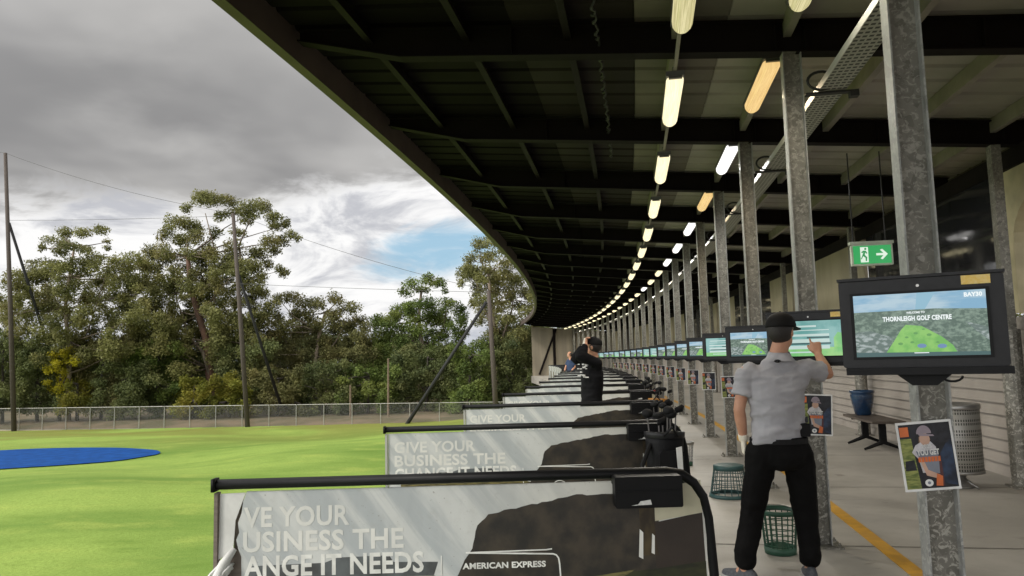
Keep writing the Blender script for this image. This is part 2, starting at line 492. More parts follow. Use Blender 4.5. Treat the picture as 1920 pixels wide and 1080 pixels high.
corrugated('roof_sheet', -1.295, -.50, mat('roof_sheet_part_shade', (.16, .14, .12), .65, 0, nscale=1.3, col2=(.12, .105, .09)), -9, TEND)  # mid-tone strip, last step of the painted shade before the pale sheets
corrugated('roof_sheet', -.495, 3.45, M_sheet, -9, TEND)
rs_ = MB(); sweep(rs_, [(-4.5, zs(-4.5) + .085), (3.45, zs(3.45) + .085), (3.45, zs(3.45) + .11), (-4.5, zs(-4.5) + .11)], -9, TEND); rs_.build('roof_skin', M_fascia, shel)
ue = -4.54
fs_ = MB(); sweep(fs_, [(ue, zb(ue)), (ue + .03, zb(ue)), (ue + .03, zs(ue) + .12), (ue - .02, zs(ue) + .12), (ue - .02, zb(ue) + .10)], -9, TEND, .9)
sweep(fs_, [(ue - .09, zb(ue) + .01), (ue - .004, zb(ue) + .01), (ue - .004, zb(ue) + .12), (ue - .09, zb(ue) + .12)], -9, TEND, .9)
fs_.build('fascia', M_fascia, shel)
ev = MB(); sweep(ev, [(2.98, 3.62), (3.12, 3.62), (3.12, 3.84), (2.98, 3.84)], -9, TEND); ev.build('eave_beam', M_beam, shel)
ev = MB(); sweep(ev, [(3.46, 3.9), (3.50, 3.9), (3.50, 4.25), (3.46, 4.25)], -9, TEND); ev.build('rear_fascia', M_fascia, shel)
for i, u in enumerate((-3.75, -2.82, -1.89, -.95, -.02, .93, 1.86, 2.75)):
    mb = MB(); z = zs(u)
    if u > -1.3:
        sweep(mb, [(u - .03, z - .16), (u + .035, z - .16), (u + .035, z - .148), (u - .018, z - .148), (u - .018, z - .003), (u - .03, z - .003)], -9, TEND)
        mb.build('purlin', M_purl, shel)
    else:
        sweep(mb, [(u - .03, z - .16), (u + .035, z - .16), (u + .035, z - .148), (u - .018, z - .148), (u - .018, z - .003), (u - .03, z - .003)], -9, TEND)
        mb.build('purlin', M_purl_shade, shel)
# rafters: tapered steel beams, one at each post
def beam_mesh():
    mb = MB(); u0, uk, u1 = -4.46, -3.45, 3.35
    def bot(u): return zb(u) + (0 if u > uk else .17 * (uk - u) / (uk - u0))
    def topz(u): return zb(u) + .262
    mb.prism([(u0, bot(u0)), (uk, bot(uk)), (u1, bot(u1)), (u1, topz(u1)), (u0, topz(u0))], -.006, .006)
    for (a, c) in ((u0, uk), (uk, u1)):
        mb.add([(a, -.07, bot(a) - .012), (c, -.07, bot(c) - .012), (c, .07, bot(c) - .012), (a, .07, bot(a) - .012),
                (a, -.07, bot(a) + .002), (c, -.07, bot(c) + .002), (c, .07, bot(c) + .002), (a, .07, bot(a) + .002)],
               [(0, 3, 2, 1), (4, 5, 6, 7), (0, 1, 5, 4), (1, 2, 6, 5), (2, 3, 7, 6), (3, 0, 4, 7)])
    mb.add([(u0, -.07, topz(u0) - .002), (u1, -.07, topz(u1) - .002), (u1, .07, topz(u1) - .002), (u0, .07, topz(u0) - .002),
            (u0, -.07, topz(u0) + .010), (u1, -.07, topz(u1) + .010), (u1, .07, topz(u1) + .010), (u0, .07, topz(u0) + .010)],
           [(0, 3, 2, 1), (4, 5, 6, 7), (0, 1, 5, 4), (1, 2, 6, 5), (2, 3, 7, 6), (3, 0, 4, 7)])
    for u in (-2.4, -.12, .12, 1.5, 2.85): mb.box(u - .005, u + .005, -.062, .062, zb(u) + .003, zb(u) + .255)
    return mb.mesh('rafter', M_beam)
BM = beam_mesh()
def post_mesh():
    mb = MB(); h = 4.07
    mb.cur = 0
    mb.box(-.068, .068, -.005, .005, .012, h)
    mb.cur = 1
    for s_ in (-1, 1): mb.box(min(s_ * .068, s_ * .077), max(s_ * .068, s_ * .077), -.055, .055, .012, h)
    mb.cur = 0
    mb.box(-.15, .15, -.12, .12, 0.001, .013)
    for x in (-.12, .12):
        for y in (-.09, .09): mb.lathe([(.014, .013), (.014, .03), (.008, .03), (.008, .045)], 8, (x, y, 0))
    mb.box(-.077, .077, -.062, .062, h, h + .012)
    return mb.mesh('post', [M_galv, M_flange])
PM = post_mesh()
for n in range(0, NP + 1):
    o = obj('rafter', BM, shel, P(TP(n), 0), -ph(TP(n)))
    if n >= 1: obj('post', PM, shel, P(TP(n), .045 if n == 1 else 0), -ph(TP(n)))
# rear posts, every second frame
rp = MB(); rp.cur = 0
rp.lathe([(.105, 0.0), (.105, 1.72), (.10, 1.74)], 18)
rp.box(-.052, .052, -.06, .06, 1.70, 3.845)
rp.box(-.13, .13, -.13, .13, .001, .02)
RP = rp.mesh('rear_post', M_galv)
for n in range(1, NP + 1, 2): obj('rear_post', RP, shel, P(TP(n), 2.74), -ph(TP(n)))
cd = MB(); sweep(cd, [(-.965, 4.10), (-.935, 4.10), (-.935, 4.13), (-.965, 4.13)], -2, TEND); cd.build('conduit', M_purl, shel)
# perforated cable tray behind the posts
def tray_mat():
    m, k, bs = new_mat('perforated_tray')
    v = k.n('ShaderNodeTexCoord').outputs['UV']
    x, y, _ = k.sep(v)
    fx = k.math('ABSOLUTE', k.math('SUBTRACT', k.math('FRACT', x), .5)); fyy = k.math('ABSOLUTE', k.math('SUBTRACT', k.math('FRACT', y), .5))
    hole = k.math('MULTIPLY', k.math('LESS_THAN', fx, .34), k.math('LESS_THAN', fyy, .24))
    k.put(bs.inputs['Base Color'], k.mix(hole, (.40, .40, .37), (.02, .02, .018)))
    k.put(bs.inputs['Roughness'], .5); k.put(bs.inputs['Metallic'], k.math('MULTIPLY', k.math('SUBTRACT', 1.0, hole), .4))
    return m
tr = MB()
sweep(tr, [(.20, 3.72), (.42, 3.72), (.42, 3.78), (.414, 3.78), (.414, 3.726), (.206, 3.726), (.206, 3.78), (.20, 3.78)], -2, TEND)
tro = tr.build('cable_tray', tray_mat(), shel)
uvl = tro.data.uv_layers.new(name='UVMap')
for lp in tro.data.loops:
    co = tro.data.vertices[lp.vertex_index].co
    a = TH + math.atan2(co.y - CEN[1], co.x - CEN[0])
    uvl.data[lp.index].uv = ((math.hypot(co.x - CEN[0], co.y - CEN[1]) - RAD - .2) / .045, a * RAD / .065)
# end wall of the shelter
ew = MB(); te = TEND + .05
def walltop(u): return zb(u) - .02
ew.add([P(te, -3.6, 0), P(te, 3.2, 0), P(te, 3.2, walltop(3.2)), P(te, -3.6, walltop(-3.6)), P(te + .1, -3.6, 0), P(te + .1, 3.2, 0), P(te + .1, 3.2, walltop(3.2)), P(te + .1, -3.6, walltop(-3.6))],
       [(0, 1, 2, 3), (5, 4, 7, 6), (4, 0, 3, 7), (1, 5, 6, 2), (3, 2, 6, 7)])
ew.build('end_wall', mat('end_wall', (.30, .26, .19), .7, nscale=2, col2=(.23, .20, .15), stretch=(1, 1, .1)), shel)
eb_ = MB()
eb_.tube([P(te - .1, -3.0, .1), P(te - .1, -1.4, 4.1)], .09, 6); eb_.tube([P(te - .1, .2, 0), P(te - .1, .2, 4.05)], .12, 6)
eb_.tube([P(te - .1, -1.6, 0), P(te - .1, -1.6, 4.1)], .12, 6)
eb_.build('brace', M_beam, shel)

# ------------------------------------------------------------------ rear wall: lap siding, dark glass and pale panels
wall = thing('rear_wall', 'long rear wall with pale horizontal siding under dark glass and cream panels', 'wall')
sd_ = MB(); prof = [(3.10, 0.0)]
z = 0.0
while z < 1.86:
    prof += [(2.915, z + .001), (2.955, z + .143)]
    z += .145
prof += [(2.955, z), (3.10, z)]
sweep(sd_, prof, 6.2, TEND, 2.7)
sd_.build('siding', mat('lap_siding', (.345, .310, .270), .55, nscale=1.2, col2=(.28, .25, .215), stretch=(1, 1, .5)), wall)
ZW0, ZW1 = 1.93, 3.61
M_glass = mat('dark_glass', (.022, .022, .024), .06, nscale=2)
def slab(name, ta, tb, m, u0=2.97, u1=3.03, z0=ZW0, z1=ZW1, par=wall):
    mb = MB(); sweep(mb, [(u0, z0), (u1, z0), (u1, z1), (u0, z1)], ta, tb); return mb.build(name, m, par)
slab('window', TP(3) + .46, TP(5) - .1, M_glass)
slab('panel', TP(5) + .1, TP(7) - .1, M_cream)
for n in range(7, NP, 2):
    if n % 4 == 3: slab('panel', TP(n) + .1, TP(n) + 2.5, M_cream); slab('window', TP(n) + 2.52, TP(n + 2) - .1, M_glass)
    else: slab('window', TP(n) + .1, TP(n) + 2.2, M_glass); slab('panel', TP(n) + 2.22, TP(n + 2) - .1, M_cream)
# arched opening in a cream frame beside the first rear post
am = MB(); ta, tb = 6.0, TP(3) + .42
cx_, rw, spr = tb - 1.12, 1.0, 2.75
loc0 = P(cx_, 3.0); 
pts_o = [(-1.2, ZW0), (-1.2, ZW1), (1.15, ZW1), (1.15, ZW0)]
arch = [(-rw, ZW0)] + [(-rw * math.cos(a), spr + .62 * math.sin(a)) for a in np.linspace(0, math.pi, 17)] + [(rw, ZW0)]
outer = [(-1.2, ZW0)] + [(-1.2 + 2.32 * i / 16, ZW1) for i in range(17)] + [(1.12, ZW0)]
n_ = len(arch)
vs = [(0, y, z) for y, z in arch] + [(0, y, z) for y, z in outer] + [(.12, y, z) for y, z in arch] + [(.12, y, z) for y, z in outer]
fs = []
for i in range(n_ - 1):
    fs += [(i, i + 1, n_ + i + 1, n_ + i), (i, 2 * n_ + i, 2 * n_ + i + 1, i + 1), (2 * n_ + i, 3 * n_ + i, 3 * n_ + i + 1, 2 * n_ + i + 1)]
am.add(vs, fs)
am.build('arch_frame', mat('arch_cream', (.50, .44, .27), .6, nscale=3), wall, False, loc0, -ph(cx_))
# dark lower infill door with decals at the picture's right edge
dp = MB(); sweep(dp, [(2.900, .62), (2.93, .62), (2.93, 2.20), (2.900, 2.20)], 6.6, TP(3) - .14)
dpo = dp.build('dark_door', mat('dark_panel', (.035, .032, .028), .5, nscale=3), wall)
tk = MB(); tt = TP(3) - .36
def onwall(t, z, u=2.895): return P(t, u, z)
tk.add([onwall(tt + .03, 2.02), onwall(tt - .01, 1.97), onwall(tt - .12, 2.10), onwall(tt - .01, 1.995)], [(0, 1, 2, 3)])
tk.build('tick_decal', M_label, dpo)
tk = MB(); tk.cur = 0
tk.add([onwall(tt + .02, 1.44), onwall(tt - .07, 1.44), onwall(tt - .07, 1.53), onwall(tt + .02, 1.53)], [(0, 1, 2, 3)])
tk.cur = 1
tk.add([onwall(tt - .005, 1.465, 2.893), onwall(tt - .045, 1.465, 2.893), onwall(tt - .045, 1.505, 2.893), onwall(tt - .005, 1.505, 2.893)], [(0, 1, 2, 3)])
tk.build('square_decal', [M_label, M_blackm], dpo)

# ------------------------------------------------------------------ ceiling lights
M_lw = glow('lamp_warm', (1.0, .92, .62), 1.3, (.96, .80, .45), 5, .35, .7, (22, .6, 1))
M_lc = glow('lamp_cream', (.80, .72, .40), 1.0, (.52, .47, .22), 5, .35, .65, (26, .5, 1))
M_lo = glow('lamp_orange', (.95, .66, .27), 1.0, (.80, .52, .20), 5, .35, .7, (24, .6, 1))
M_lx = glow('lamp_white', (1.0, .98, .95), 1.5, (.85, .83, .80), 5, .35, .7, (22, .6, 1))
M_fix = mat('fixture_grey', (.10, .10, .095), .5)
def diff_mesh(m):
    mb = MB(); rings = []
    L, w, h = .62, .078, .085
    for y, k in ((-L, .78), (-L + .03, .95), (-L + .07, 1), (L - .07, 1), (L - .03, .95), (L, .78)):
        rings.append([(w * k * math.cos(a), y, -h * (.15 + .85 * (k if k > .9 else .9)) * math.sin(a) ** .7 if math.sin(a) > 0 else 0.0) for a in np.linspace(0, math.pi, 11)])
    mb.ring_loft(rings)
    return mb.mesh('diffuser', m, True)
DM = {k: diff_mesh(m) for k, m in (('w', M_lw), ('c', M_lc), ('o', M_lo), ('x', M_lx))}
fb = MB(); fb.box(-.082, .082, -.66, .66, .0015, .045)
for y in (-.45, .45): fb.tube([(0, y, .045), (0, y, .16)], .012, 6)
for y in (-.655, .625): fb.box(-.060, .060, y, y + .03, -.022, .0)
FBM = fb.mesh('body', M_fix)
TLs, LZ = 1.6924, (3.97, 4.05)
CN = {'w': 'warm white', 'c': 'dim cream', 'o': 'orange tinted', 'x': 'cool white'}
def lamp(n, row, kind):
    t = TLs + S * n + (.35 if n == 1 else 0); u = (-.95, -.10)[row]; z = LZ[row] + .085
    rn = ('left row under the canopy', 'row beside the posts')[row]
    o = thing('ceiling_light', f'{CN[kind]} batten light, {ORD[n]} from the camera in the {rn}', 'ceiling light', P(t, u, z), -ph(t),
              ('batten lights in the left row', 'batten lights beside the posts')[row])
    obj('diffuser', DM[kind], o); obj('body', FBM, o)
    l = bpy.data.lights.new('ceiling_lamp', 'SPOT')
    l.energy = LAMP_W * (.5 if kind in 'co' else 1.0); l.spot_size = math.radians(168); l.spot_blend = .5; l.shadow_soft_size = .03
    l.color = {'w': (1, .94, .82), 'c': (1, .92, .75), 'o': (1, .80, .55), 'x': (1, .98, .96)}[kind]
    lo = bpy.data.objects.new('ceiling_lamp', l); C.objects.link(lo); lo.parent = o; lo.location = (0, 0, -.13)
LAMP_W = 72.0
for n in range(1, 24):
    lamp(n, 0, 'c' if n == 1 else 'w')
    lamp(n, 1, 'c' if n == 1 else 'o' if n in (2, 4) else 'x' if n in (3, 5, 6, 7, 10) else 'w')

# twisted cable strung along under the purlins
ch = MB(); pts = []
for i in range(160):
    t = 2.0 + i * .05; pts.append(P(t, -1.62 + .018 * math.sin(i * 1.9), zs(-1.6) - .21 + .02 * math.sin(i * .7) + .012 * math.cos(i * 1.9)))
ch.tube(pts, [.010 + .006 * (i % 3 == 0) for i in range(160)], 5)
tag(ch.build('hanging_cable', M_cable), 'thin twisted black cable strung under the dark canopy purlins', 'cable')

# cable loop and arm on the back of each post
def loop_mesh():
    mb = MB()
    mb.box(.10, .52, -.03, .03, 3.70, 3.716)
    mb.box(.45, .52, -.035, .035, 3.66, 3.70)
    mb.tube([(.16 + .10 * math.cos(a) + .03 * k, -.05, 3.80 + .09 * math.sin(a)) for k, a in enumerate(np.linspace(.3, 6.8, 16) * 1.0)] if False else
            [(.22 + .11 * math.cos(a), -.05 - .004 * a, 3.80 + .08 * math.sin(a)) for a in np.linspace(-.6, 6.4, 22)], .012, 6)
    return mb
for n in range(1, 8):
    o = thing('cable_bracket', f'black arm and looped cable high on the {ORD[n]} post from the camera', 'bracket', P(TP(n), 0), -ph(TP(n)), 'cable brackets on the posts')
    if n == 1:
        LM = loop_mesh().mesh('arm', M_cable)
    obj('arm', LM, o)

# ------------------------------------------------------------------ bay dividers
def banner_mat():
    m, k, bs = new_mat('faded_banner')
    v = k.n('ShaderNodeTexCoord').outputs['Object']
    st = k.noise(k.vmath('MULTIPLY', k.vmath('ADD', v, k.comb(0, 0, k.math('MULTIPLY', k.sep(v)[0], 1.2))), (1.5, 1.0, 6.0)), 1.0, 6, .6, .4)
    c = k.mix(k.ramp(st, .38, .62), (.42, .45, .46), (.60, .615, .60))
    side = k.ramp(k.sep(v)[0], -1.3, -.5)
    c = k.mix(k.math('MULTIPLY', side, .65), c, (.70, .68, .61))
    g = k.noise(v, 24, 6, .7)
    c = k.mix(k.math('MULTIPLY', k.ramp(g, .52, .75), .22), c, (.35, .34, .31))
    sp2 = k.noise(v, 70, 2)
    c = k.mix(k.math('MULTIPLY', k.ramp(sp2, .70, .76), .5), c, (.16, .14, .12))
    k.put(bs.inputs['Base Color'], c); bs.inputs['Roughness'].default_value = .5
    bp = k.n('ShaderNodeBump'); bp.inputs['Strength'].default_value = .5; bp.inputs['Distance'].default_value = .015
    k.put(bp.inputs['Height'], k.noise(k.vmath('MULTIPLY', v, (1, 1, .3)), 5, 3)); k.put(bs.inputs['Normal'], bp.outputs[0])
    return m
M_ban = banner_mat()
M_fade = mat('faded_letters', (.76, .755, .71), .5, nscale=5, col2=(.64, .645, .615), nlo=.35, nhi=.65)
M_letter = mat('white_letters', (.84, .84, .80), .5, nscale=12)
M_hill = mat('print_dark', (.052, .040, .027), .5, nscale=11, col2=(.016, .014, .011), nlo=.3, nhi=.7, detail=8)
M_hill2 = mat('print_brown', (.036, .025, .018), .5, nscale=5)
M_lawn = mat('print_lawn', (.036, .038, .012), .5, nscale=9, col2=(.014, .016, .006), stretch=(1, 1, 3), detail=8)
M_gold = mat('print_gold', (.20, .17, .060), .55, nscale=14, stretch=(1, 1, 8), col2=(.055, .05, .02))
M_pcream = mat('print_cream', (.62, .58, .42), .5, nscale=4)
M_pgrey = mat('print_grey', (.12, .135, .14), .5, nscale=5, col2=(.045, .045, .045))
M_red = mat('print_red', (.35, .07, .04), .5)
M_board = mat('weathered_board', (.20, .165, .14), .8, nscale=4, stretch=(1, 1, 12))
M_alu = mat('aluminium_edge', (.50, .50, .47), .45, .3, nscale=3)
M_trunk = mat('print_trunk', (.075, .052, .022), .6, nscale=20, stretch=(1, 1, .4), col2=(.03, .02, .01))
LX = -2.26                                                # left end of a divider; its right end is the origin
def frame_mb():
    mb = MB()
    top = 1.0
    path = [(LX, 0, top), (-.20, 0, top), (-.13, 0, top - .012), (-.075, 0, top - .05), (-.035, 0, top - .11), (-.015, 0, top - .20), (0, 0, .55), (.012, 0, .0)]
    rings = []
    for i, p in enumerate(path):
        a = Vector(path[max(i - 1, 0)]); c = Vector(path[min(i + 1, len(path) - 1)])
        d = (c - a).normalized(); nrm = Vector((-d.z, 0, d.x)); r = []
        for k in range(10):
            an = 2 * math.pi * k / 10
            r.append(Vector(p) + nrm * (.022 * math.cos(an)) + Vector((0, 1, 0)) * (.026 * math.sin(an)))
        rings.append(r)
    mb.ring_loft(rings)
    mb.box(LX - .004, LX + .012, -.030, .030, .972, 1.026)
    mb.box(-.05, .05, -.20, .20, 0.001, .02)
    mb.box(LX + .05, LX + .11, -.20, .20, 0.001, .02)
    return mb
FRM = frame_mb().mesh('frame', M_black, True)
# print: outlines in metres from the divider's right end, z above the floor
def prints(first):
    d = {}
    hill = [(-1.095, .705), (-1.07, .80), (-1.02, .845), (-.87, .872), (-.68, .905), (-.615, .918), (-.57, .912), (-.50, .916), (-.32, .925), (-.245, .925), (-.245, .60), (-.62, .555),
            (-.72, .515), (-.74, .42), (-1.24, .42), (-1.20, .55), (-1.16, .60), (-1.13, .66)]
    rj = random.Random(4); rough = []
    for i in range(len(hill)):                                  # ragged print outline
        a, c = hill[i], hill[(i + 1) % len(hill)]
        k = max(1, int(math.hypot(c[0] - a[0], c[1] - a[1]) / .022)); amp = .0035 if a[1] > .62 and a[0] < -.25 else 0
        rough += [(a[0] + (c[0] - a[0]) * j / k + (rj.uniform(-amp, amp) if j else 0), a[1] + (c[1] - a[1]) * j / k + (rj.uniform(-amp, amp) if j else 0)) for j in range(k)]
    mb = MB(); mb.cur = 0; mb.prism(rough, -.0105, -.008)
    mb.cur = 1; mb.prism([(-.265, .79), (-.045, .828), (-.035, .42), (-.72, .42), (-.70, .56)][:2] + [(-.04, .62), (-.265, .60)], -.0112, -.009)
    mb.cur = 2; mb.prism([(-.72, .515), (-.55, .575), (-.26, .60), (-.038, .625), (-.032, .12), (-.75, .12)], -.0118, -.0095)
    mb.cur = 3; mb.prism([(-.70, .53), (-.55, .575), (-.36, .598), (-.55, .50), (-.66, .44)], -.0125, -.010)
    mb.cur = 4; mb.prism([(-.275, .925), (-.045, .965), (-.045, .826), (-.270, .795)], -.0118, -.009)
    mb.cur = 5; mb.prism([(-.335, .90), (-.262, .90), (-.262, .72), (-.250, .655), (-.345, .655), (-.33, .74)], -.0132, -.0095)
    mb.cur = 6
    for q in ((-.33, .70, .012, .05), (-.275, .70, .009, .035)): mb.prism([(q[0] - q[2], q[1] - q[3]), (q[0] + q[2] * .6, q[1] - q[3] * 1.2), (q[0] + q[2], q[1] + q[3]), (q[0] - q[2] * .3, q[1] + q[3] * 1.3)], -.0138, -.0125)
    d['landscape_print'] = (mb, [M_hill, M_hill2, M_lawn, M_gold, M_pcream, M_trunk, M_fade])
    # dark band under the lower lettering line
    bd = MB(); bd.cur = 0; bd.prism([(LX + .16, .60), (-1.27, .60), (-1.25, .655), (-1.45, .66), (-1.47, .688), (-1.70, .685), (-1.76, .665), (LX + .16, .66)], -.0098, -.008)
    bd.cur = 1; bd.prism([(LX + .12, .12), (-.75, .12), (-.75, .44), (-1.21, .58), (-1.27, .599), (LX + .12, .599)], -.0096, -.008)
    d['lower_print'] = (bd, [M_pgrey, M_gold])
    card = MB()
    z1, xl, xr = .69, -1.165, -.715
    bar = [(xl + .04, z1 - .002), (-.73, z1 - .017), (-.716, z1 - .022), (-.706, z1 - .035), (-.702, z1 - .06), (-.684, z1 - .40)]
    card.tube([(x, -.0125, zz) for x, zz in bar], .0035, 5)
    card.tube([(xl + .04, -.0125, z1 - .002), (-.76, -.0125, z1 + .001), (-.735, -.0125, z1 + .004)], .003, 5)
    card.tube([(-1.235, -.0125, .68), (-1.233, -.0125, .42)], .003, 5)
    card.tube([(-.965 + .055 * math.cos(a), -.0125, .525 + .05 * math.sin(a)) for a in np.linspace(.1, 3.0, 12)], .003, 5)
    card.tube([(-.965 + .075 * math.cos(a), -.0125, .40 + .075 * math.sin(a)) for a in np.linspace(.1, 3.0, 12)], .003, 5)
    put_text(card, 'AMERICAN EXPRESS', xl + .025, -.0122, z1 - .068, .024, .375, .05)
    d['card_print'] = (card, [M_letter])
    l1, l3 = MB(), MB()
    if first:
        put_text(l1, 'VE YOUR', LX + .138, -.0115, .822, .082, .475, .035)
        put_text(l1, 'USINESS THE', LX + .136, -.0115, .720, .082, .72, .035)
        put_text(l3, 'ANGE IT NEEDS', LX + .140, -.0122, .618, .084, .805, .04)
    else:
        put_text(l1, 'GIVE YOUR', LX + .076, -.0115, .822, .082, .60, .035)
        put_text(l1, 'BUSINESS THE', LX + .076, -.0115, .720, .082, .82, .035)
        put_text(l3, 'CHANGE IT NEEDS', LX + .076, -.0122, .618, .084, .90, .04)
    d['faded_lettering'] = (l1, [M_fade]); d['lettering'] = (l3, [M_letter])
    return d
def banner_mb(first):
    mb = MB(); x1 = -.03
    right = [(x1, .10), (x1, .80), (-.055, .87), (-.10, .93), (-.17, .968)]
    if first:
        left = [(LX + .15, .968), (LX + .135, .93), (LX + .128, .88), (LX + .112, .84), (LX + .118, .80), (LX + .105, .77), (LX + .115, .73), (LX + .128, .70), (LX + .13, .60), (LX + .125, .4), (LX + .13, .10)]
    else: left = [(LX + .03, .968), (LX + .028, .10)]
    mb.prism(right + left, -.008, .004)
    return mb
def box_mb():
    mb = MB(); mb.cur = 0
    mb.rbox(-.455, -.155, -.115, -.035, .872, 1.0, .008); mb.box(-.455, -.155, -.032, .0, .96, 1.0)
    mb.box(-.45, -.16, -.119, -.1155, .94, .944)
    return mb
lb = MB(); lb.prism([(-.385, .884), (-.355, .888), (-.345, .90), (-.30, .906), (-.295, .886)], -.1185, -.1155)
LBL = lb.mesh('paper_label', M_label); BXM = box_mb().mesh('tray_box', M_black)
def divider(n, first):
    t = T0 + S * n - .28
    o = thing('bay_divider', 'nearest bay divider, its printed white banner torn and frayed at the left end' if first else
              'second bay divider from the camera, faded printed banner behind the torn one', 'bay divider', P(t, -1.065 if first else -1.03), -(ph(t) - .20), 'low banner dividers between the bays')
    o.scale = (.970 if first else 1.062, 1, 1.032 if first else 1.018)
    obj('frame', FRM, o)
    bo = banner_mb(first).build('banner', M_ban, o)
    for nm, (mb, ms) in prints(first).items():
        mb.v = [(x, -.0081 + (y + .008) * .22, z) for x, y, z in mb.v]
        mb.build(nm, ms, bo)
    up = MB(); up.box(LX + .008, LX + .024, -.02, .02, .0, .967); up.build('upright', M_board if first else M_alu, o)
    bx = obj('tray_box', BXM, o); obj('paper_label', LBL, bx)
    if first:
        st = MB(); st.prism([(LX + .025, .69), (LX + .03, .962), (LX + .145, .964), (LX + .10, .85), (LX + .09, .72)], -.006, -.002); st.build('torn_strip', M_white, o)
        pk = MB(); pk.box(LX + .05, LX + .16, .006, .02, .10, .72); pk.box(LX + .085, LX + .16, .021, .026, .72, .93); pk.build('bare_board', M_board, o)
        fr = MB(); rr = random.Random(3)
        for k in range(26):
            x0, z0 = LX + .085 + rr.uniform(-.03, .015), .70 - rr.uniform(0, .26)
            ln_ = rr.uniform(.06, .15); pts = []
            for j in range(5):
                f = j / 4
                pts.append((x0 - ln_ * f * .75 + rr.uniform(-.006, .006), -.02 - .05 * f + rr.uniform(-.012, .012), z0 - ln_ * (.45 * f + .5 * f * f) + rr.uniform(-.006, .006)))
            fr.tube(pts, [.009, .008, .006, .004, .0015], 5)
        fr.tube([(LX + .10, -.012, .735), (LX + .06, -.03, .68), (LX + .02, -.045, .60), (LX - .01, -.05, .50), (LX - .02, -.05, .40)], [.012, .022, .026, .022, .01], 7)
        fr.build('frayed_edge', M_white, o, True)
    return o
d1 = divider(1, True); d2 = divider(2, False)
for n in range(3, 21):
    t = TP(n) - .28
    dup(d2, P(t, -1.03), -(ph(t) - .20), f'{ORD[n]} low bay divider from the camera with its pale banner and black rail')

# ------------------------------------------------------------------ touch screens on the posts
E_sky = glow('screen_sky', (.17, .36, .52), 1.0, (.38, .52, .60), 4, stretch=(1, 1, 4))
E_wood = glow('screen_wood', (.055, .105, .075), 1.0, (.18, .26, .20), 60, .38, .68, (1, 1, 1.6))
E_town = glow('screen_town', (.09, .14, .12), 1.0, (.33, .39, .38), 42, .45, .65, (1, 1, 2))
E_fair = glow('screen_fairway', (.13, .40, .07), 1.0, (.22, .50, .10), 20)
E_fairspot = glow('screen_dark_green', (.09, .29, .06), 1.0)
E_blue = glow('screen_blue', (.12, .22, .40), 1.0)
E_txt = glow('screen_white', (.80, .86, .86), 1.0)
E_teal = glow('screen_teal', (.13, .36, .34), .9, (.26, .50, .48), 5)
E_menu = glow('screen_menu', (.55, .70, .66), .9)
E_gtint = glow('screen_green', (.16, .48, .16), 1.0, (.30, .58, .20), 6)
E_dark = glow('screen_dark', (.03, .09, .09), 1.0)
E_beam = glow('screen_haze', (.22, .42, .54), 1.0)
MW, MH = .60, .41
SX0, SX1, SZ0, SZ1 = -.245, .235, .075, .335
def scr_a():
    mb = MB(); y = -.0402
    w, h = SX1 - SX0, SZ1 - SZ0
    X = lambda f: SX0 + w * f
    Z = lambda f: SZ0 + h * f
    def poly(ci, pts, lay):
        mb.cur = ci; yy = y - .0007 * lay; mb.add([(X(a), yy, Z(c)) for a, c in pts], [tuple(range(len(pts)))])
    poly(0, [(0, .72), (1, .70), (1, 1), (0, 1)], 0)
    poly(11, [(.48, .73), (.55, .73), (.64, 1), (.50, 1)], 1)
    poly(1, [(0, 0), (1, 0), (1, .705), (.62, .74), (.3, .73), (0, .725)], 1)
    poly(2, [(0, 0), (.22, 0), (.30, .30), (.12, .42), (0, .40)], 2)
    poly(2, [(.84, .52), (1, .42), (1, .22), (.93, .34)], 2)
    poly(3, [(.235, .06), (.77, .04), (.74, .16), (.66, .30), (.52, .47), (.40, .50), (.36, .42), (.30, .24)], 3)
    for a, c, r in ((.47, .36, .018), (.57, .33, .02), (.40, .30, .015), (.63, .21, .014), (.44, .22, .016), (.35, .2, .02), (.53, .42, .012)):
        poly(4, [(a + r * math.cos(k), c + 1.1 * r * math.sin(k)) for k in np.linspace(0, 6.28, 9)[:-1]], 4)
    for a, c in ((.51, .16), (.66, .15)):
        poly(5, [(a + .035 * math.cos(k), c + .035 * math.sin(k)) for k in np.linspace(0, 6.28, 11)[:-1]], 4)
    poly(10, [(0, 0), (1, 0), (1, .055), (0, .07)], 4)
    poly(6, [(.45, .045), (.56, .045), (.56, .058), (.45, .058)], 5)
    mb.cur = 6
    put_text(mb, 'THORNLEIGH GOLF CENTRE', X(.225), y - .004, Z(.565), .0185, w * .52, .06)
    put_text(mb, 'WELCOME TO', X(.41), y - .004, Z(.675), .008, w * .14, .05)
    put_text(mb, 'BAY30', X(.845), y - .004, Z(.90), .0165, w * .13, .06)
    return mb.mesh('screen', SCM)
def scr_b():
    mb = MB(); y = -.0402
    w, h = SX1 - SX0, SZ1 - SZ0
    X = lambda f: SX0 + w * f
    Z = lambda f: SZ0 + h * f
    def poly(ci, pts, lay):
        mb.cur = ci; yy = y - .0007 * lay; mb.add([(X(a), yy, Z(c)) for a, c in pts], [tuple(range(len(pts)))])
    poly(7, [(0, 0), (1, 0), (1, 1), (0, 1)], 0)
    poly(9, [(0, 0), (1, 0), (1, .22), (.6, .28), (0, .20)], 1)
    poly(9, [(.86, .2), (1, .2), (1, .62), (.92, .66), (.86, .5)], 1)
    for z0, z1, a, c, ci in ((.82, .87, .12, .62, 8), (.72, .745, .10, .80, 8), (.56, .625, .10, .80, 8), (.50, .545, .48, .80, 10), (.38, .48, .10, .80, 8),
                             (.33, .375, .14, .82, 10), (.20, .30, .10, .80, 8), (.09, .13, .2, .6, 8)):
        poly(ci, [(a, z0), (c, z0), (c, z1), (a, z1)], 2)
    return mb.mesh('screen', SCM)
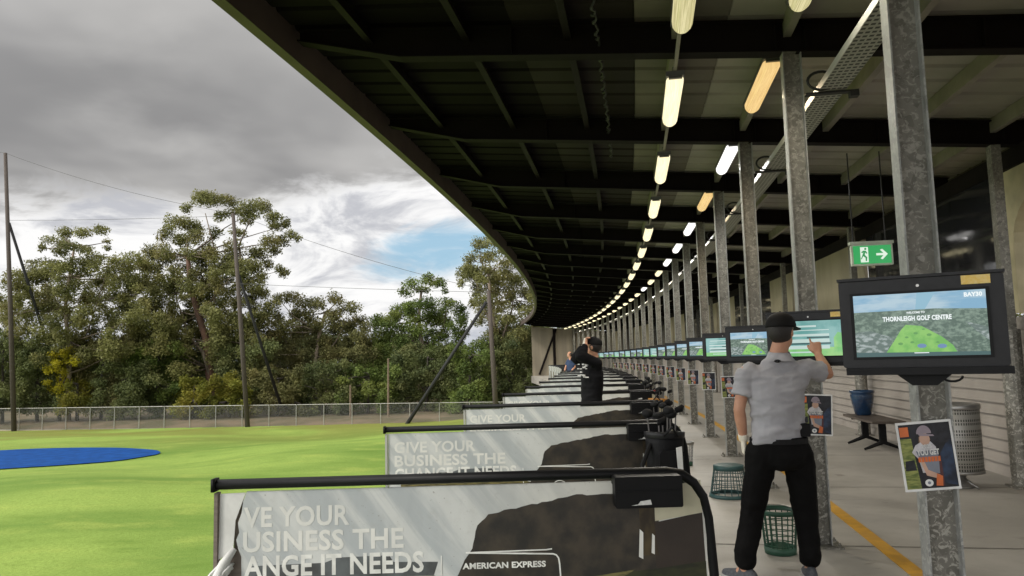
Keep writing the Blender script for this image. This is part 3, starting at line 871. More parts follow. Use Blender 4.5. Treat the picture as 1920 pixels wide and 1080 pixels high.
SCM = [E_sky, E_wood, E_town, E_fair, E_fairspot, E_blue, E_txt, E_teal, E_menu, E_gtint, E_dark, E_beam]
SCA, SCB = scr_a(), scr_b()
hb = MB()
hb.rbox(-MW / 2, MW / 2, -.036, .06, .03, MH - .012, .012)
hb.rbox(-MW / 2 + .06, MW / 2 - .06, .06, .10, .08, MH - .08, .012)
hb.box(-MW / 2 - .004, MW / 2 + .004, -.052, .062, MH - .0115, MH)
HBM = hb.mesh('housing', M_plast)
bz = MB()
for a in ((SX0 - .012, SX1 + .012, SZ1, SZ1 + .010), (SX0 - .012, SX1 + .012, SZ0 - .010, SZ0), (SX0 - .012, SX0, SZ0, SZ1), (SX1, SX1 + .012, SZ0, SZ1)):
    bz.box(a[0], a[1], -.0445, -.0365, a[2], a[3])
BZM = bz.mesh('bezel', M_black)
bs_ = MB(); bs_.box(-MW / 2 + .012, MW / 2 + .008, -.062, .06, 0, .0295)
BSM = bs_.mesh('base_bar', M_black)
ar = MB()
ar.prism([(-.10, 0.0), (.10, 0.0), (.045, -.045), (-.045, -.045)], -.02, .03)
ar.box(-.03, .03, .10, .52, .16, .24); ar.box(-.09, .09, .52, .56, .10, .30)
ar.tube([(.10 + .03 * math.cos(a) * 1.2, 0, -.008 + .022 * -abs(math.sin(a))) for a in np.linspace(0, math.pi, 8)], .005, 5)
ARM = ar.mesh('mount', M_blackm)
sk = MB(); sk.box(.155, .255, -.0385, -.0362, MH - .052, MH - .016); SKM = sk.mesh('sticker', M_yel)
cl = MB(); cl.lathe([(.006, 0), (.006, .003)], 10); 
for i, v_ in enumerate(cl.v): cl.v[i] = (v_[0], -.0365 - v_[2], v_[1] + MH - .045)
CLM = cl.mesh('lens', M_steel)
TM = .3179
def screen_label(n, kind):
    a = 'an aerial view of the range' if kind == 'a' else 'a pale teal menu'
    if n == 1: return 'large nearest black touch screen showing an aerial view of the range with lettering'
    if n == 2: return 'black touch screen with a pale teal menu that the man in the cap is touching'
    return f'{ORD[n]} black touch screen from the camera showing {a}'
for n in range(1, 23):
    kind = 'b' if n in (2, 4, 9, 10, 13, 15, 18) else 'a'
    t = TM + S * n; a = ph(t) + .32
    lc = P(t, -.54 if n == 1 else -.40, 0)
    c = lc + Vector((math.cos(a), -math.sin(a), 0)) * MW / 2
    c.z = 1.45 if n == 1 else 1.44
    o = thing('touch_screen', screen_label(n, kind), 'touch screen', c, -a, 'touch screens mounted along the posts')
    if n == 1: o.scale = (.945, .945, .945)
    obj('housing', HBM, o); so_ = obj('screen', SCA if kind == 'a' else SCB, o)
    if n < 12: obj('bezel', BZM, o); obj('sticker', SKM, o); obj('lens', CLM, o)
    obj('base_bar', BSM, o); obj('mount', ARM, o)

# ------------------------------------------------------------------ posters on the posts
pw, phh = .250, .330
Pm = [mat('poster_white', (.80, .80, .78), .45), mat('poster_dark', (.016, .017, .024), .4, nscale=30, col2=(.004, .004, .006), detail=8), mat('poster_field', (.30, .32, .09), .5, nscale=18, stretch=(1, 1, 5), col2=(.10, .14, .03)),
      mat('poster_orange', (.70, .17, .045), .45), mat('poster_shirt', (.62, .60, .62), .5, nscale=30), mat('poster_skin', (.60, .38, .28), .5),
      mat('poster_cap', (.34, .28, .32), .5), mat('poster_navy', (.026, .048, .10), .5, nscale=12, col2=(.006, .010, .022)), mat('poster_hair', (.25, .15, .09), .5), mat('poster_grey', (.22, .24, .29), .5), mat('poster_maroon', (.09, .03, .03), .5)]
def poster_mb():
    mb = MB()
    mb.cur = 0; mb.box(-pw / 2, pw / 2, -.004, 0, -phh / 2, phh / 2)
    def poly(ci, pts, lay):
        mb.cur = ci; y = -.0042 - .0006 * lay
        mb.add([((a - .5) * pw, y, (c - .5) * phh) for a, c in pts], [tuple(range(len(pts)))])
    def ell(ci, cx, cz, rx, rz, lay, a0=0, a1=2 * math.pi, n=14):
        poly(ci, [(cx + rx * math.cos(k), cz + rz * math.sin(k)) for k in np.linspace(a0, a1, n + 1)[:-1 if a1 - a0 > 6.2 else None]], lay)
    poly(1, [(.04, .035), (.96, .035), (.96, .965), (.04, .965)], 0)
    poly(2, [(.04, .035), (.30, .035), (.27, .40), (.24, .76), (.04, .76)], 1)
    poly(1, [(.06, .30), (.26, .30), (.24, .45), (.08, .44)], 2)
    poly(3, [(.05, .79), (.21, .79), (.21, .93), (.05, .93)], 2)
    poly(7, [(.66, .10), (.95, .06), (.95, .72), (.84, .66), (.72, .52)], 1)
    poly(10, [(.55, .06), (.72, .06), (.72, .50), (.6, .45)], 2)
    poly(8, [(.36, .62), (.32, .52), (.40, .50), (.56, .62), (.56, .76), (.38, .78)], 2)
    poly(4, [(.22, .56), (.30, .66), (.40, .70), (.58, .70), (.66, .62), (.68, .44), (.64, .26), (.36, .26), (.32, .46)], 3)
    poly(9, [(.29, .575), (.68, .575), (.68, .46), (.66, .24), (.42, .26), (.36, .40)], 4)
    ell(5, .48, .74, .095, .09, 4)
    ell(6, .48, .82, .135, .12, 5, 0, math.pi)
    poly(6, [(.36, .83), (.64, .80), (.66, .775), (.40, .79)], 6)
    poly(5, [(.33, .46), (.40, .46), (.46, .30), (.66, .22), (.64, .16), (.42, .22)], 6)
    poly(1, [(.33, .05), (.64, .05), (.64, .20), (.34, .22)], 5)
    poly(3, [(.56, .07), (.68, .06), (.70, .20), (.60, .24)], 7)
    ell(0, .44, .115, .075, .052, 8)
    ell(9, .44, .115, .028, .022, 9)
    mb.cur = 0
    put_text(mb, 'YOU GET', (.30 - .5) * pw, -.0105, (.515 - .5) * phh, .026, .40 * pw, .05)
    put_text(mb, '2025', (.40 - .5) * pw, -.0105, (.615 - .5) * phh, .018, .18 * pw, .02)
    for k in range(7):
        a = .31 + k * .058
        poly(3, [(a, .415), (a + .045, .415), (a + .045, .488), (a, .485)], 10)
    return mb
PSM = poster_mb().mesh('poster', Pm)
for n in range(1, 17):
    t = TP(n); c = P(t, 0); a = ph(t)
    f_ = Vector((math.sin(a), math.cos(a), 0)); r_ = Vector((math.cos(a), -math.sin(a), 0))
    o = obj('poster', PSM, None, c - f_ * .0585 + r_ * (-.005 if n == 1 else .01) + Vector((0, 0, 1.035 if n == 1 else 1.04)), 0)
    o.rotation_euler = (0, math.radians(-4.5 if n == 1 else random.Random(n).uniform(-2, 3)), -a)
    o.rotation_mode = 'XYZ'
    tag(o, 'white-edged golfer poster fixed askew on the nearest post below the big screen' if n == 1 else
        'white-edged golfer poster on the post behind the man in the cap' if n == 2 else
        f'small golfer poster on the {ORD[n]} post from the camera', 'poster', 'posters on the posts')

# ------------------------------------------------------------------ exit sign
ep = at(1634, 478, 8.9); a = ph(8.9)
es = thing('exit_sign', 'green running man exit sign with arrow hanging on two thin rods', 'exit sign', ep, -a)
mb = MB(); mb.rbox(-.235, .235, -.03, .03, -.13, .13, .012); mb.box(-.25, .25, -.035, .035, .1305, .165); mb.build('case', mat('sign_case', (.55, .60, .50), .5), es)
mb = MB(); mb.box(-.215, .215, -.0325, -.0302, -.108, .112); mb.build('face', glow('sign_green', (.02, .36, .09), .95), es)
mb = MB()
def sg(pts, yy=-.0335): mb.prism(pts, yy, -.0326)
sg([(-.135, -.09), (-.045, -.09), (-.045, .095), (-.135, .095)])
sg([(.045, .015), (.125, .015), (.09, .055), (.115, .065), (.175, .002), (.115, -.062), (.09, -.052), (.125, -.012), (.045, -.012)])
mb.build('pictogram', glow('sign_white', (.80, .95, .80), .9), es)
mb = MB(); mb.prism([(-.085, .085), (-.068, .085), (-.062, .070), (-.072, .058), (-.088, .062)], -.0345, -.0337)
mb.prism([(-.125, .035), (-.10, .052), (-.072, .050), (-.055, .02), (-.066, .012), (-.08, .03), (-.085, 0.0), (-.06, -.03), (-.065, -.075), (-.08, -.075), (-.08, -.035), (-.105, -.015), (-.125, -.055), (-.132, -.045), (-.112, .0), (-.10, .03), (-.118, .022)], -.0345, -.0337)
mb.build('running_figure', glow('sign_green_fig', (.02, .30, .08), .9), es)
mb = MB(); ztop = zb(1.5) - ep.z
for x in (-.20, .17): mb.tube([(x, 0, .165), (x, 0, ztop)], .008, 6)
mb.build('rod', M_cable, es)

# ------------------------------------------------------------------ bench with pot, litter bin
bt_ = 12.55
bn = thing('bench', 'dark bench with two spread pedestal feet against the pale siding', 'bench', P(bt_, 2.34), -ph(bt_))
mb = MB(); mb.box(-.24, .24, -.75, .75, .435, .47); mb.build('seat', mat('bench_top', (.095, .075, .060), .55, nscale=10), bn)
for y in (-.42, .42):
    mb = MB(); mb.box(-.05, .05, y - .03, y + .03, .10, .434)
    mb.box(-.20, .20, y - .025, y + .025, .405, .4345)
    for s_ in (-1, 1):
        mb.tube([(0, y, .13), (s_ * .10, y, .09), (s_ * .20, y, .05), (s_ * .28, y, .02)], [.035, .03, .025, .018], 6)
    mb.build('leg', M_blackm, bn)
ptt = thing('flower_pot', 'glossy dark blue pot standing on the far end of the bench', 'flower pot', P(bt_ + .45, 2.34, .471), 0)
mb = MB(); mb.lathe([(.105, 0), (.125, .02), (.165, .20), (.185, .33), (.178, .36), (.195, .375), (.195, .41), (.165, .41), (.155, .36), (.03, .34)], 28)
mb.build('pot', mat('blue_glaze', (.012, .045, .105), .22, nscale=5, col2=(.008, .028, .07), coat=.4), ptt, True)
bi_p = P(8.95, 2.10)
bi = thing('litter_bin', 'perforated round metal litter bin on a short pedestal by the rear post', 'litter bin', bi_p, 0)
def perf():
    m, k, bs = new_mat('perforated_steel')
    v = k.n('ShaderNodeTexCoord').outputs['Object']
    x, y, zz = k.sep(v)
    an = k.math('MULTIPLY', k.math('ARCTAN2', y, x), 64 / (2 * math.pi))
    fa = k.math('ABSOLUTE', k.math('SUBTRACT', k.math('FRACT', an), .5)); fz = k.math('ABSOLUTE', k.math('SUBTRACT', k.math('FRACT', k.math('MULTIPLY', zz, 26)), .5))
    band = k.math('GREATER_THAN', k.math('ABSOLUTE', k.math('SUBTRACT', k.math('FRACT', k.math('MULTIPLY', zz, 8.2)), .5)), .13)
    hole = k.math('MULTIPLY', k.math('MULTIPLY', k.math('LESS_THAN', fa, .26), k.math('LESS_THAN', fz, .33)), band)
    k.put(bs.inputs['Base Color'], k.mix(hole, (.36, .35, .32), (.06, .058, .05)))
    k.put(bs.inputs['Metallic'], .5); k.put(bs.inputs['Roughness'], .42)
    return m
M_perf = perf()
mb = MB(); mb.lathe([(.235, .17), (.262, .19), (.262, .875), (.25, .885)], 36); mb.build('body', M_perf, bi, True)
mb = MB(); mb.lathe([(.270, .865), (.274, .88), (.274, .915), (.262, .925), (.20, .928), (.19, .90)], 36); mb.build('rim', M_steel, bi, True)
mb = MB(); mb.lathe([(.268, .165), (.272, .18), (.268, .20)], 36); mb.build('lower_rim', M_steel, bi, True)
mb = MB(); mb.lathe([(.15, 0), (.15, .02), (.085, .05), (.08, .17)], 24)
for k in range(4):
    a = .5 + k * math.pi / 2; mb.tube([(.08 * math.cos(a), .08 * math.sin(a), .10), (.15 * math.cos(a), .15 * math.sin(a), .05), (.22 * math.cos(a), .22 * math.sin(a), .012)], [.014, .012, .012], 6)
mb.build('pedestal', M_steel, bi, True)

# ------------------------------------------------------------------ ball baskets
def basket_parts(r0, r1, h):
    """r0 base radius, r1 mouth radius"""
    mb = MB(); n = 18
    for k in range(n):
        a = 2 * math.pi * k / n
        mb.tube([(r0 * math.cos(a), r0 * math.sin(a), .03), (r1 * math.cos(a), r1 * math.sin(a), h - .02)], .0045, 4)
    for j in range(1, 7):
        f = j / 7; r = r0 + (r1 - r0) * f; zz = .03 + (h - .05) * f
        mb.tube([(r * math.cos(2 * math.pi * k / 24), r * math.sin(2 * math.pi * k / 24), zz) for k in range(25)], .0035, 4)
    base = MB(); base.lathe([(r0 * .97, 0), (r0 + .006, .004), (r0 + .010, .055), (r0 - .004, .055), (r0 - .008, .012), (.02, .010)], 28)
    rim = MB(); rim.lathe([(r1 - .008, h - .035), (r1 + .010, h - .035), (r1 + .016, h), (r1 - .004, h), (r1 - .008, h - .03)], 28, cap=False)
    return mb, base, rim
M_teal = mat('basket_teal', (.030, .085, .085), .5, nscale=12)
M_bgreen = mat('basket_green', (.022, .085, .05), .5, nscale=12)
k1 = thing('ball_basket', 'teal plastic ball basket standing upside down left of the man', 'ball basket', at(1368, 916, 8.25) * 1.0, 0, 'ball baskets')
k1.location.z = 0.0
w_, bs2, rm = basket_parts(.155, .205, .34)
for m_ in (w_, bs2, rm): m_.v = [(x, y, .34 - z + .001) for x, y, z in m_.v]; m_.f = [tuple(reversed(f)) for f in m_.f]
w_.build('mesh_wall', M_teal, k1); bs2.build('base', M_teal, k1, True); rm.build('rim', M_teal, k1, True)
k2 = thing('ball_basket', 'green wire ball basket standing behind the legs of the man', 'ball basket', at(1463, 1022, 5.92), 0, 'ball baskets')
k2.location.z = 0.0
w_, bs2, rm = basket_parts(.112, .135, .335)
w_.build('mesh_wall', M_bgreen, k2); bs2.build('base', M_bgreen, k2, True); rm.build('rim', M_bgreen, k2, True)
mb = MB(); mb.tube([(.13 * math.cos(a), .13 * math.sin(a), .325 + .02 * math.sin(a)) for a in np.linspace(-.2, 3.34, 12)], .005, 5); mb.build('handle', M_steel, k2)
k3 = thing('ball_basket', 'small dull wire ball basket half hidden by the second divider', 'ball basket', at(1283, 868, 10.6), 0, 'ball baskets')
k3.location.z = 0.0
w_, bs2, rm = basket_parts(.11, .135, .33)
w_.build('mesh_wall', M_steel, k3); bs2.build('base', M_bgreen, k3, True); rm.build('rim', M_steel, k3, True)

# ------------------------------------------------------------------ golf bags with clubs
M_shaft = mat('shaft_steel', (.16, .15, .14), .4, .5)
def golf_bag(seed, acc=None):
    rr = random.Random(seed); parts = {}
    bd_ = MB(); rings = []
    for zz, rx, ry in ((0, .12, .11), (.03, .135, .125), (.30, .13, .12), (.55, .128, .12), (.80, .135, .125), (.86, .138, .128)):
        rings.append([(rx * math.cos(a), ry * math.sin(a), zz) for a in np.linspace(0, 2 * math.pi, 19)[:-1]])
    bd_.ring_loft(rings); parts['body'] = (bd_, M_bag)
    pk = MB()
    pk.rbox(-.105, .105, -.19, -.11, .10, .42, .04); pk.rbox(-.09, .09, -.175, -.11, .50, .76, .03); pk.box(.10, .17, -.06, .08, .15, .50)
    parts['pocket'] = (pk, M_bag)
    st = MB(); st.tube([(-.12, -.05, .80), (-.20, -.12, .66), (-.22, -.14, .5), (-.19, -.11, .34), (-.12, -.05, .24)], .016, 6); st.tube([(-.05, -.14, .86), (0, -.19, .92), (.05, -.14, .86)], .010, 6)
    parts['strap'] = (st, M_blackm)
    co = MB(); co.lathe([(.140, .84), (.146, .86), (.146, .885), (.118, .885), (.112, .86)], 20, cap=False); parts['collar'] = (co, acc or M_plast)
    sh, hd = MB(), MB()
    for k in range(7):
        a = rr.uniform(0, 6.28); r = rr.uniform(.02, .09); L = rr.uniform(.92, 1.04)
        x, y = r * math.cos(a), r * math.sin(a); x2, y2 = x * 1.7 + rr.uniform(-.02, .02), y * 1.7 + rr.uniform(-.02, .02)
        sh.tube([(x, y, .5), (x2, y2, L)], .006, 5)
        if k < 4: hd.ball((x2, y2 - .02, L), (.042, .055, .034), 10, 7)
        else: hd.prism([(x2 - .008, L - .02), (x2 + .05, L - .005), (x2 + .062, L + .035), (x2 + .045, L + .045), (x2 - .008, L + .02)], y2 - .008, y2 + .008)
    parts['club_shafts'] = (sh, M_shaft); parts['club_heads'] = (hd, M_blackm)
    return parts
def place_bag(label, t, u, yaw, seed, tilt=0.0, acc=None, towel=None, scale=1.0):
    o = thing('golf_bag', label, 'golf bag', P(t, u, .03), yaw, 'golf bags at the ends of the dividers')
    o.rotation_euler = (tilt, .03, yaw); o.scale = (scale,) * 3
    for nm, (m_, mm) in golf_bag(seed, acc).items(): m_.build(nm, mm, o, nm in ('body', 'collar', 'club_heads'))
    if towel:
        tw = MB(); tw.prism([(.02, .78), (.06, .79), (.065, .62), (.03, .60)], -.205, -.196); tw.build('towel', towel, o)
    return o
M_redc = mat('red_trim', (.28, .02, .02), .5)
place_bag('black golf bag with clubs and a pale towel at the end of the second divider', TP(2) - .62, -1.22, .1, 1, -.06, M_plast, M_white, 1.06)
place_bag('dark golf bag with clubs at the end of the third divider', TP(3) - .6, -1.20, .4, 2, -.05, M_plast)
place_bag('dark golf bag with orange collar at the end of the fourth divider', TP(4) - .55, -1.12, -.3, 3, -.05, mat('amber_trim', (.45, .20, .03), .5))
place_bag('dark golf bag at the end of the fifth divider behind the orange one', TP(5) - .5, -1.10, .2, 4, -.03, M_redc)
place_bag('dark golf bag at the end of the sixth divider, small in the distance', TP(6) - .5, -1.05, .9, 5, -.03)
place_bag('red golf bag far down the bays near the end wall', 31.5, -1.75, .2, 6, -.1, M_redc, M_redc)

# ------------------------------------------------------------------ people
def remeshed(mb, vox, smooth_it=4, fac=.5):
    me = mb.mesh('tmp', M_skin)
    o = bpy.data.objects.new('tmp', me); C.objects.link(o)
    r = o.modifiers.new('r', 'REMESH'); r.mode = 'VOXEL'; r.voxel_size = vox; r.use_smooth_shade = True
    s_ = o.modifiers.new('s', 'SMOOTH'); s_.factor = fac; s_.iterations = smooth_it
    dg = bpy.context.evaluated_depsgraph_get()
    out_ = bpy.data.meshes.new_from_object(o.evaluated_get(dg))
    bpy.data.objects.remove(o); bpy.data.meshes.remove(me)
    return out_
def set_mat(me, m):
    me.materials.clear(); me.materials.append(m)
    me.polygons.foreach_set('use_smooth', [True] * len(me.polygons)); me.polygons.foreach_set('material_index', [0] * len(me.polygons))
    return me
def wrinkle(me, amp, freq, stretch=(1, 1, 1), seed=0.0, shear=0.0):
    for v in me.vertices:
        p = Vector(((v.co.x + shear * v.co.z) * stretch[0], v.co.y * stretch[1], v.co.z * stretch[2])) * freq + Vector((seed, seed * .7, 0))
        q = mnoise.noise(p) + .5 * mnoise.noise(p * 2.1)
        r = 1 - abs(mnoise.noise(p * .8 + Vector((5, 3, 1)))) * 2
        v.co += v.normal * amp * (q * .6 + max(r, 0) ** 2 * .8 - .3)
    me.update()
def limb(mb, pts, rs, n=14):
    P_ = [Vector(p) for p in pts]; fine, fr = [], []
    for i in range(len(P_) - 1):
        for j in range(5):
            f = j / 5; fine.append(P_[i].lerp(P_[i + 1], f)); fr.append(rs[i] + (rs[i + 1] - rs[i]) * f)
    fine.append(P_[-1]); fr.append(rs[-1])
    mb.tube(fine, fr, n)
    for p, r in zip(P_, rs): mb.ball(p, r * .99, 12, 8)
def hand(mb, wrist, d, side, palm_n, curls, thumb_out=.6, sc=1.0):
    """d: direction of the fingers, side: towards the thumb, palm_n: out of the palm"""
    d = Vector(d).normalized(); side = Vector(side); side = (side - d * side.dot(d)).normalized(); pn = d.cross(side)
    if pn.dot(Vector(palm_n)) < 0: pn = -pn
    w = Vector(wrist); rings = []
    for f, hw, th in ((-.01, .026, .020), (.02, .032, .019), (.05, .040, .017), (.085, .041, .014), (.092, .037, .011)):
        c = w + d * f * sc
        rings.append([c + side * (hw * sc * math.cos(a)) + pn * (th * sc * math.sin(a)) for a in np.linspace(0, 2 * math.pi, 15)[:-1]])
    mb.ring_loft(rings)
    for k, (off, L) in enumerate(((.030, .068), (.010, .076), (-.011, .071), (-.030, .055))):
        p = w + d * (.082 - .004 * abs(k - 1)) * sc + side * off * sc
        dr = d.copy(); pts = [p - d * .015 * sc, p]; rs = [.0105 * sc, .0100 * sc]; cu = curls[k]
        for j, q in enumerate((.45, .32, .23)):
            ax = side
            ang = cu * (.9, 1.0, .8)[j]
            dr = (dr * math.cos(ang) + pn * math.sin(ang)).normalized() if j == 0 else (dr * math.cos(ang) + (side.cross(dr) if side.cross(dr).dot(pn if j == 0 else ((-d) if cu > .3 else pn)) > 0 else -side.cross(dr)) * math.sin(ang)).normalized()
            p = p + dr * L * q * sc; pts.append(p); rs.append((.0092, .0085, .0072)[j] * sc)
        mb.tube(pts, rs, 10); mb.ball(pts[-1], rs[-1] * 1.0, 8, 6)
    p = w + d * .022 * sc + side * .026 * sc
    t1 = p + (d * .75 + side * thumb_out + pn * .25).normalized() * .038 * sc; t2 = t1 + (d * .95 + side * thumb_out * .3 + pn * .25).normalized() * .032 * sc
    mb.tube([p - side * .012 * sc, p, t1, t2], [.015 * sc, .0145 * sc, .0115 * sc, .0085 * sc], 10); mb.ball(t2, .0085 * sc, 8, 6)
def frame_of(f):
    f = Vector(f).normalized(); r = f.cross(Vector((0, 0, 1))).normalized(); u = r.cross(f)
    return r, f, u
def head_mb(mb, c, f, sc=1.0):
    r, f, u = frame_of(f); rot = Matrix((r, f, u)).transposed()
    mb.ball(Vector(c) + u * .025 * sc - f * .008 * sc, (.080 * sc, .099 * sc, .102 * sc), 20, 14, rot)
    mb.ball(Vector(c) - u * .052 * sc + f * .022 * sc, (.060 * sc, .072 * sc, .072 * sc), 18, 12, rot)
    mb.ball(Vector(c) - u * .022 * sc + f * .098 * sc, (.014 * sc, .020 * sc, .022 * sc), 10, 8, rot)
    mb.ball(Vector(c) + u * .008 * sc + f * .088 * sc, (.034 * sc, .012 * sc, .008 * sc), 10, 8, rot)
    mb.ball(Vector(c) - u * .068 * sc + f * .086 * sc, (.024 * sc, .012 * sc, .010 * sc), 10, 8, rot)
    for s_ in (-1, 1): mb.ball(Vector(c) - u * .012 * sc + r * s_ * .080 * sc - f * .006 * sc, (.010 * sc, .020 * sc, .032 * sc), 10, 8, rot)
def torso_rings(pel, chest, neck, wr, f, prof):
    rings = []
    for s_, hw, dp in prof:
        c = pel.lerp(chest, s_ / .6) if s_ < .6 else chest.lerp(neck, (s_ - .6) / .4)
        f2 = f
        rings.append([c + wr * (hw * math.cos(a) * (1 if abs(math.cos(a)) < .5 else 1)) + f2 * (dp * math.sin(a)) for a in np.linspace(0, 2 * math.pi, 23)[:-1]])
    return rings
def person(label, J, f, cl, vox=.009, cap=True, glove='L', hands=None, hf=None, group=None):
    """J: joints in world space; f: way the chest faces; hf: way the face looks; cl: clothing materials"""
    J = {k: Vector(v) for k, v in J.items()}
    f = Vector(f).normalized(); wr = f.cross(Vector((0, 0, 1))).normalized(); hf = Vector(hf or f).normalized()
    base = Vector(((J['anL'].x + J['anR'].x) / 2, (J['anL'].y + J['anR'].y) / 2, min(J['anL'].z, J['anR'].z) - .09))
    root = thing('person', label, 'person', base, 0, group)
    inv = lambda mb: [setattr(mb, 'v', [tuple(Vector(p) - base) for p in mb.v]), mb][1]
    pel = (J['hipL'] + J['hipR']) / 2; shm = (J['shL'] + J['shR']) / 2; chest = pel.lerp(shm, .70); nk = J['neck']
    shw = (J['shR'] - J['shL']).length / 2; swr = (J['shR'] - J['shL']).normalized()
    b_ = MB()
    rings = torso_rings(pel + Vector((0, 0, -.06)), chest, nk, swr, f, ((0, .135, .10), (.12, .150, .105), (.3, .135, .098), (.45, .142, .105), (.6, .160, .112), (.74, shw * .93, .098), (.86, shw * .70, .078), (.95, .070, .065), (1, .054, .058)))
    b_.ring_loft(rings)
    limb(b_, [nk - Vector((0, 0, .05)), nk, J['head'] - Vector((0, 0, .05))], [.074, .062, .057])
    head_mb(b_, J['head'], hf)
    for s_ in 'LR':
        limb(b_, [J['sh' + s_], J['sh' + s_].lerp(J['el' + s_], .5), J['el' + s_], J['el' + s_].lerp(J['wr' + s_], .35), J['wr' + s_]], [.042, .045, .040, .041, .027])
        limb(b_, [J['hip' + s_], J['hip' + s_].lerp(J['kn' + s_], .5), J['kn' + s_], J['kn' + s_].lerp(J['an' + s_], .35), J['an' + s_]], [.092, .080, .056, .056, .038])
        if hands and s_ in hands:
            h_ = hands[s_]; hand(b_, J['wr' + s_], *h_)
        b_.ball(J['an' + s_] + Vector((0, 0, -.04)) + cl['toe' + s_] * .05, .04, 10, 8)
    body = set_mat(remeshed(inv(b_), vox, 3), M_skin)
    bo = obj('body', body, root)
    # shirt
    s = MB(); g = cl['fit']
    lowz = Vector((0, 0, cl.get('hem', -.02)))
    rings = torso_rings(pel + lowz, chest, nk, swr, f, ((0, .184 + g, .136 + g), (.10, .187 + g, .138 + g), (.28, .182 + g, .134 + g), (.45, .186 + g, .138 + g), (.6, .198 + g, .140 + g), (.72, shw + .005, .120 + g), (.83, shw * .84, .098 + g), (.92, shw * .56, .084), (1.0, .070, .076)))
    s.ring_loft(rings)
    for k in 'LR':
        e = J['sh' + k].lerp(J['el' + k], cl['sleeve'] if cl['sleeve'] <= 1 else 1)
        pts = [J['sh' + k] - (J['el' + k] - J['sh' + k]).normalized() * .02, J['sh' + k].lerp(e, .5), e]; rs = [.062 + g, .066 + g, .066 + g + cl.get('flare', .008)]
        if cl['sleeve'] > 1: pts += [J['el' + k].lerp(J['wr' + k], .5), J['el' + k].lerp(J['wr' + k], .93)]; rs += [.055 + g, .042 + g]
        fine, fr_ = [], []
        for i in range(len(pts) - 1):
            for j in range(5): q = j / 5; fine.append(pts[i].lerp(pts[i + 1], q)); fr_.append(rs[i] + (rs[i + 1] - rs[i]) * q)
        s.tube(fine + [pts[-1]], fr_ + [rs[-1]], 16)
        s.ball(J['sh' + k] + (nk - J['sh' + k]) * .12 - Vector((0, 0, .016)), .066 + g, 14, 10); s.ball(J['sh' + k].lerp(shm, .30) - Vector((0, 0, .035)), .080 + g, 14, 10)
        if cl['sleeve'] > 1: s.ball(J['el' + k], .058 + g, 12, 8)
    sm_ = remeshed(inv(s), vox * 1.15, 4)
    wrinkle(sm_, cl.get('fold', .010), 4.2, (1.0, 1.0, 2.6), 2.0, .9)
    wrinkle(sm_, cl.get('fold', .010) * .45, 9, (1, 1, 2.6), 7.0, -1.1)
    so2 = obj('shirt', set_mat(sm_, cl['shirt']), root)
    # trousers
    q = MB()
    top = pel + Vector((0, 0, .10))
    q.ring_loft([[c + wr * (hw * math.cos(a)) + f * (dp * math.sin(a)) for a in np.linspace(0, 2 * math.pi, 23)[:-1]] for c, hw, dp in
                 ((top, .178, .128), (pel + Vector((0, 0, .04)), .190, .138), (pel + Vector((0, 0, -.03)), .198, .146), (pel + Vector((0, 0, -.09)), .182, .128), (pel + Vector((0, 0, -.12)), .15, .10))])
    for k in 'LR':
        h_, n_k, a_ = J['hip' + k], J['kn' + k], J['an' + k] + Vector((0, 0, .055))
        limb(q, [h_ + Vector((0, 0, -.02)), h_.lerp(n_k, .5), n_k, n_k.lerp(a_, .5), a_ + Vector((0, 0, .05)), a_], [.110, .098, .082, .075, .072, .072])
    qm = remeshed(inv(q), vox * 1.15, 4)
    wrinkle(qm, .010, 5.5, (1, 1, .9), 11.0)
    wrinkle(qm, .004, 14, (1, 1, 1.4), 3.0)
    to = obj('trousers', set_mat(qm, cl['trousers']), root)
    if cl.get('belt'):
        bl = MB()
        bl.ring_loft([[pel + Vector((0, 0, zz)) + wr * (.194 * math.cos(a)) + f * (.143 * math.sin(a)) for a in np.linspace(0, 2 * math.pi, 31)[:-1]] for zz in (.055, .090)], False)
        bl.ring_loft([[pel + Vector((0, 0, zz)) + wr * (.191 * math.cos(a)) + f * (.140 * math.sin(a)) for a in np.linspace(0, 2 * math.pi, 31)[:-1]] for zz in (.090, .055)], False)
        inv(bl).build('belt', cl['belt'], root)
    for k in 'LR':
        sh = MB(); a_ = J['an' + k]; d = Vector(cl['toe' + k]).normalized(); sd2 = d.cross(Vector((0, 0, 1)))
        gz = a_.z - .09
        for z0, gw, m0 in ((0, 1.0, 0),):
            rings = []
            for fz, hw, ht in ((-.085, .028, .05), (-.07, .038, .075), (-.03, .042, .095), (.03, .044, .085), (.09, .050, .062), (.15, .048, .05), (.19, .036, .04), (.205, .018, .03)):
                c = Vector((a_.x, a_.y, gz + .012)) + d * fz
                rings.append([c + sd2 * (hw * math.cos(a)) + Vector((0, 0, 1)) * (ht * max(0, math.sin(a)) + .0 + (0 if math.sin(a) >= 0 else .012 * math.sin(a))) for a in np.linspace(0, 2 * math.pi, 17)[:-1]])
            sh.ring_loft(rings)
        so3 = inv(sh).build('shoe', cl['shoe'], root, True)
        sol = MB(); c0 = Vector((a_.x, a_.y, gz)); outl = []
        for fz, hw in ((-.09, .02), (-.07, .042), (-.03, .046), (.03, .048), (.09, .054), (.15, .052), (.19, .04), (.21, .02)): outl.append((fz, hw))
        ring_ = [c0 + d * fz + sd2 * hw for fz, hw in outl] + [c0 + d * fz - sd2 * hw for fz, hw in reversed(outl)]
        sol.ring_loft([[p + Vector((0, 0, .001)) for p in ring_], [p + Vector((0, 0, .022)) for p in ring_]])
        inv(sol).build('sole', cl.get('sole', M_blackm), so3)
    r_, f_, u_ = frame_of(hf); rot = Matrix((r_, f_, u_)).transposed(); hc = J['head']
    hr = MB(); hr.ball(hc + u_ * .012 - f_ * .022, (.086, .098, .100), 20, 14, rot)
